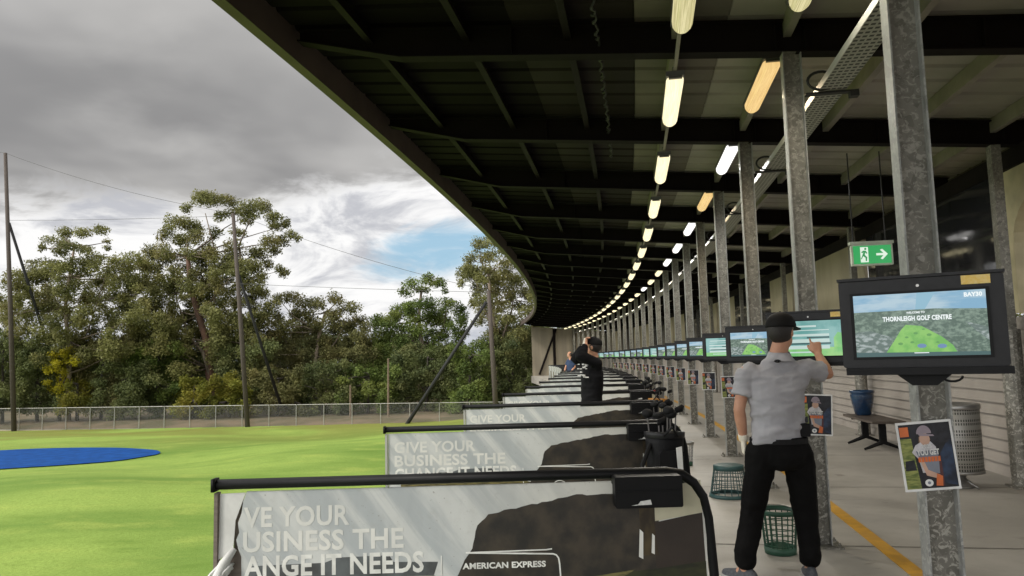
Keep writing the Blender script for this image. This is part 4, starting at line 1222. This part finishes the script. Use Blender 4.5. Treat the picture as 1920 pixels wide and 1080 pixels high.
    hr.v = [p if (Vector(p) - hc).dot(f_) < .035 else tuple(Vector(p) - f_ * ((Vector(p) - hc).dot(f_) - .035)) for p in hr.v]
    inv(hr).build('hair', M_hair, root, True)
    for s_ in (-1, 1):
        ey = MB(); ey.ball(hc + r_ * .03 * s_ + u_ * -.006 + f_ * .083, .011, 8, 6); inv(ey).build('eye', M_eye, root, True)
    if cap:
        cm = MB(); rings = []
        for k, zz in enumerate(np.linspace(0, 1, 9)):
            rr_ = math.sqrt(max(0.0, 1 - (zz * .985) ** 2.2))
            rings.append([hc + u_ * (.030 + .108 * zz) + r_ * (.099 * rr_ * math.cos(a)) + f_ * (.120 * rr_ * math.sin(a) - .006) for a in np.linspace(0, 2 * math.pi, 25)[:-1]])
        cm.ring_loft(rings); cm.ball(hc + u_ * .139 - f_ * .006, (.009, .009, .006), 8, 6)
        co_ = inv(cm).build('cap', cl['cap'], root, True)
        br = MB(); v_t, v_b = [], []
        for k in range(13):
            a = math.radians(25 + 130 * k / 12)
            e = hc + u_ * (.030 - .012 * math.sin(a)) + r_ * (.088 * math.cos(a)) + f_ * (.075 + .115 * math.sin(a) ** .8)
            i_ = hc + u_ * .038 + r_ * (.092 * math.cos(a)) + f_ * (.108 * math.sin(a) - .01)
            v_t += [i_, e]; v_b += [i_ - u_ * .005, e - u_ * .005]
        n2 = len(v_t); fs2 = []
        for k in range(12):
            i = 2 * k; fs2 += [(i, i + 1, i + 3, i + 2), (n2 + i, n2 + i + 2, n2 + i + 3, n2 + i + 1), (i + 1, n2 + i + 1, n2 + i + 3, i + 3), (i, i + 2, n2 + i + 2, n2 + i)]
        br.add(v_t + v_b, fs2); inv(br).build('brim', cl['cap'], co_, True)
    if glove:
        gl = MB(); h_ = hands[glove]; hand(gl, J['wr' + glove], *h_[:-1], h_[-1] * 1.13) if len(h_) == 6 else hand(gl, J['wr' + glove], *h_, .6, 1.13)
        e_ = (J['wr' + glove] - J['el' + glove]).normalized()
        gl.tube([J['wr' + glove] - e_ * .035, J['wr' + glove] + e_ * .01], [.034, .034], 12)
        obj('glove', set_mat(remeshed(inv(gl), .006, 2), M_glove), root)
    return root, base

# man in the cap at the second screen, seen from behind
D = 5.2
M_polo = mat('polo_grey', (.365, .36, .38), .8, nscale=9, col2=(.32, .315, .335), bump=.15, bscale=300)
M_trous = mat('black_trousers', (.0035, .0032, .0032), .8, nscale=9, spec=.15, bump=.2, bscale=200)
M_shoe = mat('grey_shoe', (.085, .09, .10), .7, nscale=60, col2=(.05, .055, .065))
M_solew = mat('pale_sole', (.40, .40, .38), .7)
M_capb = mat('black_cap', (.005, .0046, .0046), .75, nscale=40, spec=.2)
Jm = dict(head=at(1465, 622, D), neck=at(1460, 662, D), shL=at(1398, 697, D), shR=at(1512, 690, D + .02),
          elL=at(1386, 768, D), wrL=at(1394, 822, D + .06), elR=at(1552, 701, D + .12), wrR=at(1534, 664, D + .26),
          hipL=at(1428, 845, D), hipR=at(1494, 845, D), knL=at(1412, 955, D + .05), knR=at(1509, 955, D + .05),
          anL=at(1398, 1050, D), anR=at(1519, 1050, D + .02))
Jm['anL'].z = Jm['anR'].z = .092
clm = dict(fit=.004, hem=.055, sleeve=.62, shirt=M_polo, trousers=M_trous, shoe=M_shoe, sole=M_solew, cap=M_capb, belt=M_blackm,
           toeL=Vector((-.62, 1, 0)).normalized(), toeR=Vector((.25, 1, 0)).normalized(), fold=.015, flare=.012)
hm = {'L': ((.05, .12, -1), (.25, .95, .1), (1, 0, 0), (.5, .55, .6, .65)),
      'R': ((-.08, .25, .95), (-.8, .3, .1), (.3, .9, -.2), (.12, 1.25, 1.3, 1.3))}
man, mb_ = person('man in black cap, grey polo shirt and black trousers touching the second screen', Jm, (.16, 1, 0), clm, .0085, True, 'L', hm, (.85, .8, -.03))
# small mark below the collar, and the collar
lg = MB(); c0 = at(1459, 677, D - .115)
for s_ in (-1, 1):
    x = s_ * .011
    lg.prism([(x - s_ * .008 - .004, .010), (x - s_ * .008 + .004, .010), (x + .006 * s_ + .003, 0), (x - s_ * .008 + .004, -.010), (x - s_ * .008 - .004, -.010), (x + .006 * s_ - .003, 0)], -.002, .03)
lgo = lg.build('collar_mark', M_blackm, man, loc=c0 - mb_)
cb = MB(); cc = Jm['neck'] + Vector((0, -.008, -.012))
cb.ring_loft([[cc + Vector((r_ * 1.02 * math.cos(a), r_ * math.sin(a), zz + .010 * math.sin(a))) for a in np.linspace(0, 2 * math.pi, 25)[:-1]] for r_, zz in ((.098, -.035), (.082, -.012), (.068, .022), (.063, .022), (.066, -.012))], False)
cb.v = [tuple(Vector(p) - mb_) for p in cb.v]
cb.build('collar', M_polo, man, True)
hol = MB(); hc0 = at(1508, 806, D - .06); hol.rbox(-.035, .035, -.02, .03, -.045, .045, .012); hol.build('pouch', M_blackm, man, loc=hc0 - mb_)

# golfer in the dark hooded top further along, arms raised in front of the face
D2 = 10.2
def a2(px, py, dd=0.0): return at(px, py, D2 + dd)
Jg = dict(head=a2(1112, 650), neck=a2(1114, 670), shL=a2(1103, 680, .16), shR=a2(1120, 681, -.16), elL=a2(1079, 672, .12), wrL=a2(1095, 648, .06),
          elR=a2(1088, 668, -.22), wrR=a2(1099, 646, -.10), hipL=a2(1106, 762, .09), hipR=a2(1112, 762, -.09), knL=a2(1101, 822, .12), knR=a2(1116, 822, -.12),
          anL=a2(1098, 870, .16), anR=a2(1121, 870, -.16))
Jg['anL'].z = Jg['anR'].z = .10
M_hood = mat('black_hoodie', (.004, .004, .005), .8, nscale=8, spec=.15)
clg = dict(fit=.004, hem=-.08, sleeve=2, shirt=M_hood, trousers=M_trous, shoe=M_shoe, cap=M_capb, toeL=Vector((-1, .25, 0)).normalized(), toeR=Vector((-1, -.15, 0)).normalized(), fold=.010)
hg = {'L': ((.25, -.2, .95), (.3, -.9, 0), (1, 0, 0), (.9, .9, .95, 1.0)), 'R': ((.05, .25, .95), (.2, .9, 0), (1, 0, 0), (.9, .9, .95, 1.0))}
gol, gb = person('golfer in black hooded top with white print, both hands raised before the face', Jg, (-.95, -.25, 0), clg, .011, True, 'L', hg, (-.9, .35, .1))
pr = MB(); rr = random.Random(5)
for k in range(16):
    px, py = 1083 + rr.uniform(0, 18), 683 + rr.uniform(0, 28)
    c0 = at(px, py, D2 - .19 + .01 * rr.random()) - gb; w = rr.uniform(.008, .022); h = rr.uniform(.008, .02)
    pr.box(c0.x - w, c0.x + w, c0.y - .02, c0.y + .05, c0.z - h * .5, c0.z + h * .5)
pr.build('chest_print', M_label, gol)
# person far down the bays
D3 = 31.0
def a3(px, py, dd=0.0): return at(px, py, D3 + dd)
Jf = dict(head=a3(1068, 665), neck=a3(1069, 672), shL=a3(1065, 676, .15), shR=a3(1074, 676, -.12), elL=a3(1061, 688, .1), wrL=a3(1058, 698, 0), elR=a3(1078, 688, -.1), wrR=a3(1070, 697, -.2),
          hipL=a3(1068, 703, .08), hipR=a3(1074, 703, -.08), knL=a3(1066, 722, .1), knR=a3(1075, 722, -.1), anL=a3(1066, 738, .1), anR=a3(1076, 738, -.1))
Jf['anL'].z = Jf['anR'].z = .10
clf = dict(fit=0, hem=.02, sleeve=.7, shirt=mat('blue_shirt', (.018, .04, .10), .8), trousers=mat('navy_trousers', (.015, .018, .03), .8), shoe=M_shoe, cap=M_capb,
           toeL=Vector((-1, 0, 0)), toeR=Vector((-1, -.1, 0)).normalized(), fold=.006)
hfr = {'L': ((-.2, 0, -1), (0, -1, 0), (1, 0, 0), (.5, .5, .5, .5)), 'R': ((-.4, 0, -1), (0, 1, 0), (1, 0, 0), (.5, .5, .5, .5))}
person('small distant person in a blue shirt standing in a far bay', Jf, (-1, -.2, 0), clf, .014, False, None, hfr)

# ------------------------------------------------------------------ boundary fence and net poles
fence = thing('chain_link_fence', 'long grey chain link fence along the far edge of the grass', 'fence')
def mesh_mat():
    m, k, bs = new_mat('chain_link')
    g = k.n('ShaderNodeNewGeometry').outputs['Position']
    x, y, z = k.sep(g)
    a = k.math('FRACT', k.math('MULTIPLY', k.math('ADD', x, z), 9.0)); c = k.math('FRACT', k.math('MULTIPLY', k.math('SUBTRACT', x, z), 9.0))
    w = k.math('MAXIMUM', k.math('LESS_THAN', a, .09), k.math('LESS_THAN', c, .09))
    tr_ = k.n('ShaderNodeBsdfTransparent'); mx = k.n('ShaderNodeMixShader')
    k.put(bs.inputs['Base Color'], (.16, .16, .15)); bs.inputs['Roughness'].default_value = .5
    k.t.links.new(w, mx.inputs[0]); k.t.links.new(tr_.outputs[0], mx.inputs[1]); k.t.links.new(bs.outputs[0], mx.inputs[2])
    k.t.links.new(mx.outputs[0], k.t.nodes['Material Output'].inputs[0])
    return m
FZ, FH = -3.30, 1.80
mb = MB(); a_, c_ = -62, 4
mb.add([(a_, fy(a_) - .35, FZ), (c_, fy(c_) - .35, FZ), (c_, fy(c_) - .35, FZ + FH - .03), (a_, fy(a_) - .35, FZ + FH - .03)], [(0, 1, 2, 3)])
mb.build('wire_mesh', mesh_mat(), fence)
mb = MB(); mb.tube([(a_, fy(a_) - .38, FZ + FH), (c_, fy(c_) - .38, FZ + FH)], .028, 6); mb.tube([(a_, fy(a_) - .38, FZ + .08), (c_, fy(c_) - .38, FZ + .08)], .015, 5)
mb.build('rail', M_galvf, fence)
mb = MB(); mb.tube([(0, 0, -.2), (0, 0, FH + .03)], .033, 7); FPM = mb.mesh('fence_post', M_galvf)
x = -61.0
while x < 3:
    obj('fence_post', FPM, fence, (x, fy(x) - .42, FZ)); x += 2.22
def tpole(label, top, base, s0, s1, r0=.17, strut_mat=M_strut):
    top, base, s0, s1 = Vector(top), Vector(base), Vector(s0), Vector(s1)
    o = thing('net_pole', label, 'net pole', base, 0, 'tall poles of the safety net')
    mb = MB(); mb.tube([Vector((0, 0, -.5)), (top - base) * .5, top - base], [r0 * 1.15, r0, r0 * .8], 10); mb.build('pole', M_timber, o, True)
    mb = MB(); mb.tube([s0 - base, s1 - base], [.11, .14], 8); mb.build('strut', strut_mat, o, True)
    return o
tops = [at(10, 287, 61.5), at(437, 400, 57.5), at(916, 545, 53)]
tpole('tallest net pole with a raking strut at the left edge', tops[0], at(27, 803, 61.5), at(17, 418, 61.5), at(120, 745, 69))
tpole('net pole rising in front of the big gum tree, strut to its right', tops[1], at(465, 801, 57.5), at(445, 508, 57.6), at(527, 762, 64))
tpole('net pole close to the shelter end with a strut leaning to its left', tops[2], at(932, 800, 53), at(912, 566, 53), at(762, 797, 54.5))
M_netc = mat('cable_grey', (.10, .10, .10), .7)
def wire(label, p, q, sag):
    p, q = Vector(p), Vector(q); mb = MB()
    mb.tube([p.lerp(q, k / 14) - Vector((0, 0, sag * 4 * (k / 14) * (1 - k / 14))) for k in range(15)], .015, 5)
    tag(mb.build('net_cable', M_netc), label, 'cable', 'cables between the net poles')
wire('upper cable from the left net pole to the middle one', tops[0], tops[1], .5)
wire('upper cable from the middle net pole down to the right one', tops[1], tops[2], .4)
wire('lower level cable from the left net pole to the middle one', at(18, 413, 61.5), at(438, 404, 57.5), .1)
wire('lower cable from the middle net pole to the right one', at(448, 532, 57.5), at(916, 548, 53), .05)
wire('cable running off the left edge from the tallest net pole', tops[0], at(-420, 200, 66), .3)
for lab, px, p0, p1, dpt in (('thin bare timber pole beyond the fence under the middle trees', 728, 672, 800, 62), ('short thin timber pole beyond the fence', 657, 722, 800, 63), ('slim pole beyond the fence near the yellow bush', 208, 748, 800, 66)):
    q0 = at(px, p1, dpt); q1 = at(px, p0, dpt); mb = MB(); mb.tube([Vector((q0.x, q0.y, -3.4)), q1], [.10, .07], 7)
    tag(mb.build('timber_pole', mat('pale_pole', (.20, .15, .10), .85, nscale=4)), lab, 'pole', 'thin poles beyond the fence')

# ------------------------------------------------------------------ trees
def leaf_mat(name, dark, light, tip):
    m, k, bs = new_mat(name)
    g = k.n('ShaderNodeNewGeometry').outputs['Position']
    at_ = k.n('ShaderNodeAttribute'); at_.attribute_name = 'tint'
    f = at_.outputs['Fac']
    c = k.mix(f, dark, light)
    c = k.mix(k.math('MULTIPLY', k.ramp(k.noise(g, .35, 3), .45, .7), .55), c, tip)
    k.put(bs.inputs['Base Color'], c); bs.inputs['Roughness'].default_value = .65; bs.inputs['Specular IOR Level'].default_value = .25
    td = k.n('ShaderNodeBsdfTranslucent'); k.put(td.inputs[0], c); mx = k.n('ShaderNodeMixShader'); mx.inputs[0].default_value = .32
    k.t.links.new(bs.outputs[0], mx.inputs[1]); k.t.links.new(td.outputs[0], mx.inputs[2]); k.t.links.new(mx.outputs[0], k.t.nodes['Material Output'].inputs[0])
    return m
LM_gum = leaf_mat('gum_leaves', (0.094, 0.103, 0.037), (0.281, 0.281, 0.1), (0.3, 0.256, 0.098))
LM_dark = leaf_mat('dark_leaves', (0.062, 0.084, 0.032), (0.189, 0.216, 0.076), (0.209, 0.203, 0.07))
LM_olive = leaf_mat('olive_leaves', (0.09, 0.094, 0.036), (0.228, 0.222, 0.082), (0.246, 0.198, 0.074))
LM_green = leaf_mat('green_leaves', (0.06, 0.096, 0.024), (0.18, 0.24, 0.055), (0.216, 0.228, 0.055))
LM_yel = leaf_mat('yellow_leaves', (.24, .22, .014), (.55, .50, .03), (.60, .48, .04))
LM_ygr = leaf_mat('yellow_green_leaves', (0.098, 0.111, 0.019), (0.26, 0.267, 0.039), (0.325, 0.26, 0.039))
BK_pale = mat('bark_pale', (.33, .27, .20), .85, nscale=2, col2=(.16, .115, .08), stretch=(1, 1, .25))
BK_limb = mat('bark_limb', (.21, .17, .125), .85, nscale=2, col2=(.10, .075, .055), stretch=(1, 1, .25))
BK_red = mat('bark_red', (.16, .085, .055), .85, nscale=2, col2=(.09, .05, .035), stretch=(1, 1, .25))
BK_dark = mat('bark_dark', (.06, .05, .04), .9, nscale=3)

def leaf_cloud(clumps, per_m2, size, flat=.75, hollow=.35):
    sub = []
    for c, rx, rz, tint in clumps:                          # break each clump into lumps so its outline is uneven
        for k in range(3):
            d = RNG.normal(size=3); d /= np.linalg.norm(d)
            sub.append((tuple(np.array(c) + d * np.array([rx, rx, rz]) * .5), rx * RNG.uniform(.55, .9), rz * RNG.uniform(.55, .9), float(np.clip(tint + RNG.uniform(-.2, .2), 0, 1))))
    V, T = [], []
    for c, rx, rz, tint in sub:
        n = max(20, int(per_m2 * .55 * math.pi * rx * rz))
        d = RNG.normal(size=(n, 3)); d /= np.linalg.norm(d, axis=1)[:, None]
        r = RNG.random(n) ** .45
        r = np.where(RNG.random(n) < .22, r * RNG.uniform(1.0, 1.45, n), r)     # loose outer sprays
        p = np.array(c) + d * r[:, None] * np.array([rx, rx * .9, rz])
        nn = d * .35 + RNG.normal(size=(n, 3)) * .7 + np.array([-.15, -.15, .45]); nn /= np.linalg.norm(nn, axis=1)[:, None]
        a = np.cross(nn, RNG.normal(size=(n, 3))); a /= np.linalg.norm(a, axis=1)[:, None]; bb = np.cross(nn, a)
        s1 = size * (.5 + .9 * RNG.random(n)); s2 = s1 * (.32 + .28 * RNG.random(n))
        q = np.stack([p - a * s1[:, None], p - bb * s2[:, None], p + a * s1[:, None], p + bb * s2[:, None]], 1)
        V.append(q.reshape(-1, 3)); T.append(np.repeat(np.clip(tint + .16 * RNG.normal(size=n), 0, 1), 4))
    return np.concatenate(V), np.concatenate(T)
def leaf_obj(name, clumps, m, parent, per_m2=70, size=.2, **kw):
    per_m2 *= 4.3; size *= .55
    V, T = leaf_cloud(clumps, per_m2, size, **kw); n = len(V) // 4
    me = bpy.data.meshes.new(name)
    me.vertices.add(len(V)); me.vertices.foreach_set('co', V.astype(np.float32).ravel())
    me.loops.add(4 * n); me.loops.foreach_set('vertex_index', np.arange(4 * n, dtype=np.int32))
    me.polygons.add(n); me.polygons.foreach_set('loop_start', np.arange(0, 4 * n, 4, dtype=np.int32))
    me.update(calc_edges=True)
    at_ = me.attributes.new('tint', 'FLOAT', 'POINT'); at_.data.foreach_set('value', T.astype(np.float32))
    me.materials.append(m); me.validate()
    return obj(name, me, parent)
def inpoly(px, py, poly):
    r = False; j = len(poly) - 1
    for i in range(len(poly)):
        if (poly[i][1] > py) != (poly[j][1] > py) and px < (poly[j][0] - poly[i][0]) * (py - poly[i][1]) / (poly[j][1] - poly[i][1]) + poly[i][0]: r = not r
        j = i
    return r
def fill(poly, n, rmin, rmax, rr):
    out_ = []; xs = [p[0] for p in poly]; ys = [p[1] for p in poly]; tries = 0
    while len(out_) < n and tries < n * 60:
        tries += 1
        x, y = rr.uniform(min(xs), max(xs)), rr.uniform(min(ys), max(ys)); r = rr.uniform(rmin, rmax)
        if inpoly(x, y, poly) and all((x - a) ** 2 + ((y - c) * 1.25) ** 2 > (.50 * (r + q)) ** 2 for a, c, q, _ in out_): out_.append((x, y, r, r * rr.uniform(.72, 1.0)))
    return out_
def tree(name, label, Dp, clumps, trunk, lm, bark, depth=3.0, per=70, size=.2, seed=1, tr0=.38, group=None, nlimb=26, cat='tree', forks=None, limb_r=1.0):
    """clumps and trunk are outlines read off the photograph and set at distance Dp with real depth"""
    rr = random.Random(seed); base = at(trunk[0][0], trunk[0][1], Dp); gz = -2.9
    base.z = gz
    o = thing(name, label, cat, base, 0, group); K = Dp / FPX; cl = []
    for x, y, rx, ry in clumps:
        dd = rr.uniform(-depth, depth)
        c = at(x, y, Dp + dd) - base; cl.append(((c.x, c.y, c.z), rx * K, ry * K, rr.uniform(.2, .8)))
    leaf_obj('crown', cl, lm, o, per, size)
    mb = MB(); pts = [Vector((0, 0, -.4))] + [at(x, y, Dp) - base for x, y in trunk[1:]]
    rs = [tr0 * (1 - .62 * i / (len(pts) - 1)) for i in range(len(pts))]
    mb.tube(pts, rs, 10)
    mb.cur = 1
    for fk in (forks or []):
        q = [at(x, y, Dp + rr.uniform(-.6, .6)) - base for x, y in fk]; mb.tube(q, [tr0 * .40 * (1 - .80 * i / (len(q) - 1)) for i in range(len(q))], 8)
    pick = rr.sample(cl, min(nlimb, len(cl)))
    for c, rx, rz, _ in pick:
        c = Vector(c); cand = [p for p in pts[1:] if p.z < c.z + 1.0] or [pts[1]]
        s_ = min(cand, key=lambda p: (p - c).length + rr.uniform(0, 2)); mid = s_.lerp(c, .55) + Vector((rr.uniform(-.6, .6), rr.uniform(-.6, .6), -.35 + rr.uniform(0, .5)))
        q1 = s_.lerp(mid, .5) + Vector((0, 0, -.1)); e = c - Vector((0, 0, rz * .3))
        mb.tube([s_, q1, mid, e], [.10 * limb_r, .075 * limb_r, .05 * limb_r, .02 * limb_r], 6)
    mb.build('trunk', [bark, BK_limb if bark is not BK_dark else BK_dark], o, True)
    return o
R_ = random.Random(21)
# big gum in the middle
c2 = [(372, 374, 32, 17), (398, 368, 26, 15), (424, 378, 24, 14), (350, 388, 16, 11), (456, 392, 30, 17), (486, 385, 26, 16), (512, 400, 22, 17), (530, 420, 15, 14), (440, 400, 20, 12),
      (330, 420, 27, 20), (312, 436, 18, 16), (356, 430, 25, 17), (376, 445, 22, 18), (395, 470, 20, 20), (335, 452, 24, 16), (300, 470, 24, 18), (548, 436, 15, 12), (557, 447, 10, 9), (528, 452, 16, 13), (500, 452, 22, 20),
      (520, 472, 18, 15), (484, 474, 24, 16), (440, 468, 24, 20), (462, 492, 24, 16), (410, 402, 18, 12), (470, 412, 20, 13), (505, 425, 18, 13), (405, 440, 16, 14), (445, 435, 16, 12), (430, 500, 26, 18), (500, 494, 16, 12), (530, 512, 14, 12), (524, 505, 10, 10)]
c2 += fill([(285, 470), (400, 480), (470, 495), (515, 560), (480, 640), (250, 640), (225, 560)], 120, 15, 25, R_)
c2 += fill([(240, 600), (500, 600), (490, 690), (260, 700)], 34, 16, 26, R_)
tree('gum_tree', 'tallest spreading gum tree with a flat topped crown behind the middle net pole', 69, c2, [(402, 765), (398, 730), (392, 690), (388, 640), (372, 590), (358, 540), (352, 480)], LM_gum, BK_red, 3.5, 80, .20, 3, .50, 'tall gum trees beyond the fence', 44,
     forks=[[(402, 735), (408, 680), (418, 630), (440, 580), (470, 520)], [(398, 720), (380, 660), (345, 620), (300, 590)], [(355, 700), (352, 640), (346, 600), (330, 560)], [(408, 680), (415, 640), (400, 590), (405, 530), (400, 460), (385, 400)], [(440, 580), (455, 520), (448, 460), (470, 410)], [(365, 710), (340, 690), (300, 690), (245, 700), (210, 680)]])
c1 = [(100, 452, 25, 13), (130, 440, 24, 14), (160, 434, 22, 13), (184, 434, 18, 13), (198, 452, 11, 9), (122, 458, 22, 10), (76, 464, 9, 9), (200, 463, 10, 8), (140, 462, 26, 12), (165, 472, 22, 12), (110, 474, 22, 12), (60, 490, 14, 8), (90, 492, 22, 12), (120, 498, 24, 13), (155, 490, 24, 13), (190, 486, 22, 12), (215, 490, 14, 10),
      (75, 515, 24, 15), (250, 485, 24, 17), (272, 494, 22, 17), (236, 505, 24, 16)]
c1 += fill([(30, 505), (240, 492), (275, 560), (255, 660), (60, 670), (10, 610)], 120, 15, 23, R_)
c1 += [(12, 590, 20, 14), (4, 560, 14, 12), (30, 560, 18, 13), (20, 575, 22, 12)]
tree('gum_tree', 'broad gum tree with a separate top tuft at the left of the trees', 67, c1, [(128, 765), (130, 700), (128, 640), (122, 580), (130, 520), (140, 460)], LM_gum, BK_pale, 3.5, 74, .19, 5, .24, 'tall gum trees beyond the fence', 30,
     forks=[[(128, 690), (100, 640), (70, 590)], [(130, 680), (165, 620), (185, 560), (200, 510)], [(130, 640), (95, 580), (85, 520)]])
c3 = [(545, 562, 24, 15), (570, 572, 24, 14), (525, 560, 14, 11), (600, 568, 24, 15), (630, 562, 22, 14), (655, 575, 24, 16), (676, 596, 16, 16), (560, 590, 24, 14), (620, 590, 24, 16), (645, 605, 24, 18)]
c3 += fill([(500, 600), (560, 590), (690, 610), (695, 680), (640, 730), (500, 730)], 90, 15, 24, R_)
tree('gum_tree', 'rounded olive tree between the tallest gum and the gap of sky', 72, c3, [(590, 770), (588, 720), (592, 670), (600, 620), (610, 585)], LM_olive, BK_pale, 3, 74, .2, 6, .3, 'tall gum trees beyond the fence', 26,
     forks=[[(588, 720), (555, 670), (540, 610)], [(590, 690), (630, 640), (650, 600)]])
c4 = [(770, 530, 18, 12), (795, 524, 20, 11), (820, 528, 20, 12), (836, 542, 10, 10), (760, 548, 16, 11), (790, 545, 24, 10), (765, 568, 18, 11), (800, 568, 22, 12), (835, 570, 20, 13), (740, 585, 22, 14), (715, 600, 20, 13)]
c4 += fill([(700, 610), (760, 575), (860, 575), (870, 640), (850, 690), (680, 690)], 78, 14, 22, R_)
tree('gum_tree', 'gum tree with a small dome top right of the blue gap of sky', 74, c4, [(790, 770), (788, 700), (792, 650), (785, 600), (790, 545)], LM_green, BK_pale, 3, 72, .2, 8, .3, 'tall gum trees beyond the fence', 26,
     forks=[[(788, 700), (750, 640), (725, 605)], [(790, 670), (830, 620), (838, 580)]])
c5 = [(900, 462, 22, 15), (925, 456, 20, 13), (948, 470, 24, 16), (885, 485, 22, 16), (915, 485, 26, 16), (950, 495, 24, 17), (875, 510, 20, 15), (900, 518, 24, 15), (935, 520, 24, 16), (968, 520, 22, 15), (985, 545, 20, 15), (865, 530, 12, 10)]
c5 += fill([(880, 500), (1000, 530), (1005, 660), (930, 670), (895, 600)], 60, 14, 22, R_)
tree('gum_tree', 'pale trunked gum tree rising beside the end of the shelter', 70, c5, [(933, 775), (932, 720), (930, 670), (926, 620), (922, 570), (915, 510)], LM_gum, BK_pale, 3, 76, .19, 9, .36, 'tall gum trees beyond the fence', 22,
     forks=[[(930, 660), (945, 625), (960, 580), (965, 530)], [(926, 620), (905, 570), (890, 520)]])
# mid-height trees and bushes in front of them
def bush(label, Dp, poly, n, lm, trunk, seed, per=70, size=.19, rmin=13, rmax=22, grp='bushy trees beyond the fence', name='bushy_tree', cat='tree'):
    rr = random.Random(seed); return tree(name, label, Dp, fill(poly, int(n * 2.1), rmin, rmax, rr), trunk, lm, BK_dark, 1.8, per, size, seed, .16, grp, 8, cat)
bush('dark bushy tree at the left edge behind the left net pole', 66.5, [(-60, 620), (20, 620), (50, 660), (50, 765), (-60, 770)], 26, LM_dark, [(5, 775), (5, 720), (5, 670)], 31)
bush('dark rounded tree between the left net pole and the yellow bush', 67, [(40, 640), (100, 640), (110, 770), (40, 770)], 18, LM_dark, [(70, 775), (70, 720), (72, 660)], 32)
bush('bright yellow bush at the foot of the left strut', 66.5, [(100, 655), (130, 650), (142, 680), (120, 730), (92, 742), (88, 700)], 13, LM_yel, [(112, 775), (112, 730), (116, 680)], 33, 90, .16, 9, 14)
bush('green shrub right of the bright yellow bush', 66.3, [(118, 705), (165, 700), (175, 770), (112, 772)], 12, LM_ygr, [(145, 775), (145, 740), (146, 720)], 34)
bush('grey green bushy tree under the left gum', 67.5, [(130, 640), (240, 640), (250, 765), (140, 765)], 32, LM_olive, [(190, 775), (190, 720), (195, 660)], 35)
bush('dark bush below the low bare branch of the tallest gum', 66.5, [(175, 690), (290, 690), (300, 770), (175, 770)], 24, LM_dark, [(230, 775), (230, 740), (232, 710)], 36)
bush('mid green tree left of the red trunks', 67.5, [(235, 640), (345, 650), (350, 770), (240, 765)], 30, LM_green, [(295, 775), (295, 720), (298, 660)], 37)
bush('yellow green bush at the foot of the red trunks', 65.5, [(335, 720), (375, 708), (395, 740), (395, 772), (330, 772)], 12, LM_ygr, [(362, 775), (362, 750), (364, 730)], 38, 90)
bush('tawny yellow bush left of the middle net pole base', 65.5, [(400, 722), (425, 710), (460, 722), (465, 772), (395, 772)], 12, LM_ygr, [(430, 775), (430, 750), (432, 730)], 39, 90)
bush('green bush filling the gap behind the red trunks', 71, [(335, 640), (425, 640), (425, 765), (335, 765)], 30, LM_dark, [(380, 775), (380, 720), (382, 660)], 47)
bush('dark tree right behind the middle net pole', 67.5, [(410, 640), (500, 640), (510, 730), (415, 725)], 26, LM_dark, [(460, 775), (460, 720), (462, 660)], 40)
bush('low olive bush right of the middle net pole', 65.8, [(470, 700), (560, 690), (575, 770), (470, 772)], 22, LM_olive, [(520, 775), (520, 740), (522, 710)], 41)
bush('deep green bush left of the short thin pole', 66.2, [(560, 690), (650, 680), (660, 770), (565, 772)], 24, LM_dark, [(605, 775), (605, 740), (606, 705)], 42)
bush('green bush between the two thin poles', 66, [(640, 690), (740, 690), (745, 770), (640, 770)], 24, LM_green, [(690, 775), (690, 740), (692, 705)], 43)
bush('dark green tree behind the leaning strut', 67, [(735, 650), (850, 650), (860, 770), (735, 770)], 34, LM_dark, [(800, 775), (800, 720), (802, 670)], 44)
bush('rich green bush right of the leaning strut', 65, [(845, 650), (915, 650), (920, 775), (845, 775)], 24, LM_green, [(880, 778), (880, 730), (882, 670)], 45)
bush('dark green tree against the shelter end wall', 67.5, [(915, 640), (1005, 630), (1010, 750), (915, 770)], 28, LM_dark, [(960, 778), (960, 720), (962, 660)], 46)
# wood behind, one mass
cl = []
rr = random.Random(77)
for i in range(300):
    x = rr.uniform(-80, 30); y = rr.uniform(84, 96); zt = rr.uniform(-3, 4.6)
    cl.append(((x, y, zt), rr.uniform(1.8, 2.8), rr.uniform(1.4, 2.2), rr.uniform(.1, .6)))
tag(leaf_obj('distant_wood', cl, LM_dark, None, 26, .34), kind='stuff')
# tree outside the arch opening on the right
clr = [((11.2 + rr.uniform(-1.8, 2.2), 14.5 + rr.uniform(-1.5, 1.5), rr.uniform(.3, 2.5)), .7, .55, rr.uniform(.3, .8)) for _ in range(30)]
to_ = thing('garden_tree', 'green tree outside the arched opening at the right edge', 'tree', (11.2, 14.5, -.4))
leaf_obj('crown', [((c[0] - 11.2, c[1] - 14.5, c[2] + .4), a, d, t_) for c, a, d, t_ in clr], LM_ygr, to_, 160, .10)
mb = MB(); mb.tube([(0, 0, -4), (0, 0, 1.5), (.3, .1, 3)], [.18, .14, .06], 8); mb.build('trunk', BK_dark, to_, True)

SC.cycles.use_denoising = True
SC.cycles.max_bounces = 6
SC.cycles.diffuse_bounces = 3
SC.cycles.transparent_max_bounces = 8
SC.cycles.sample_clamp_indirect = 6.0
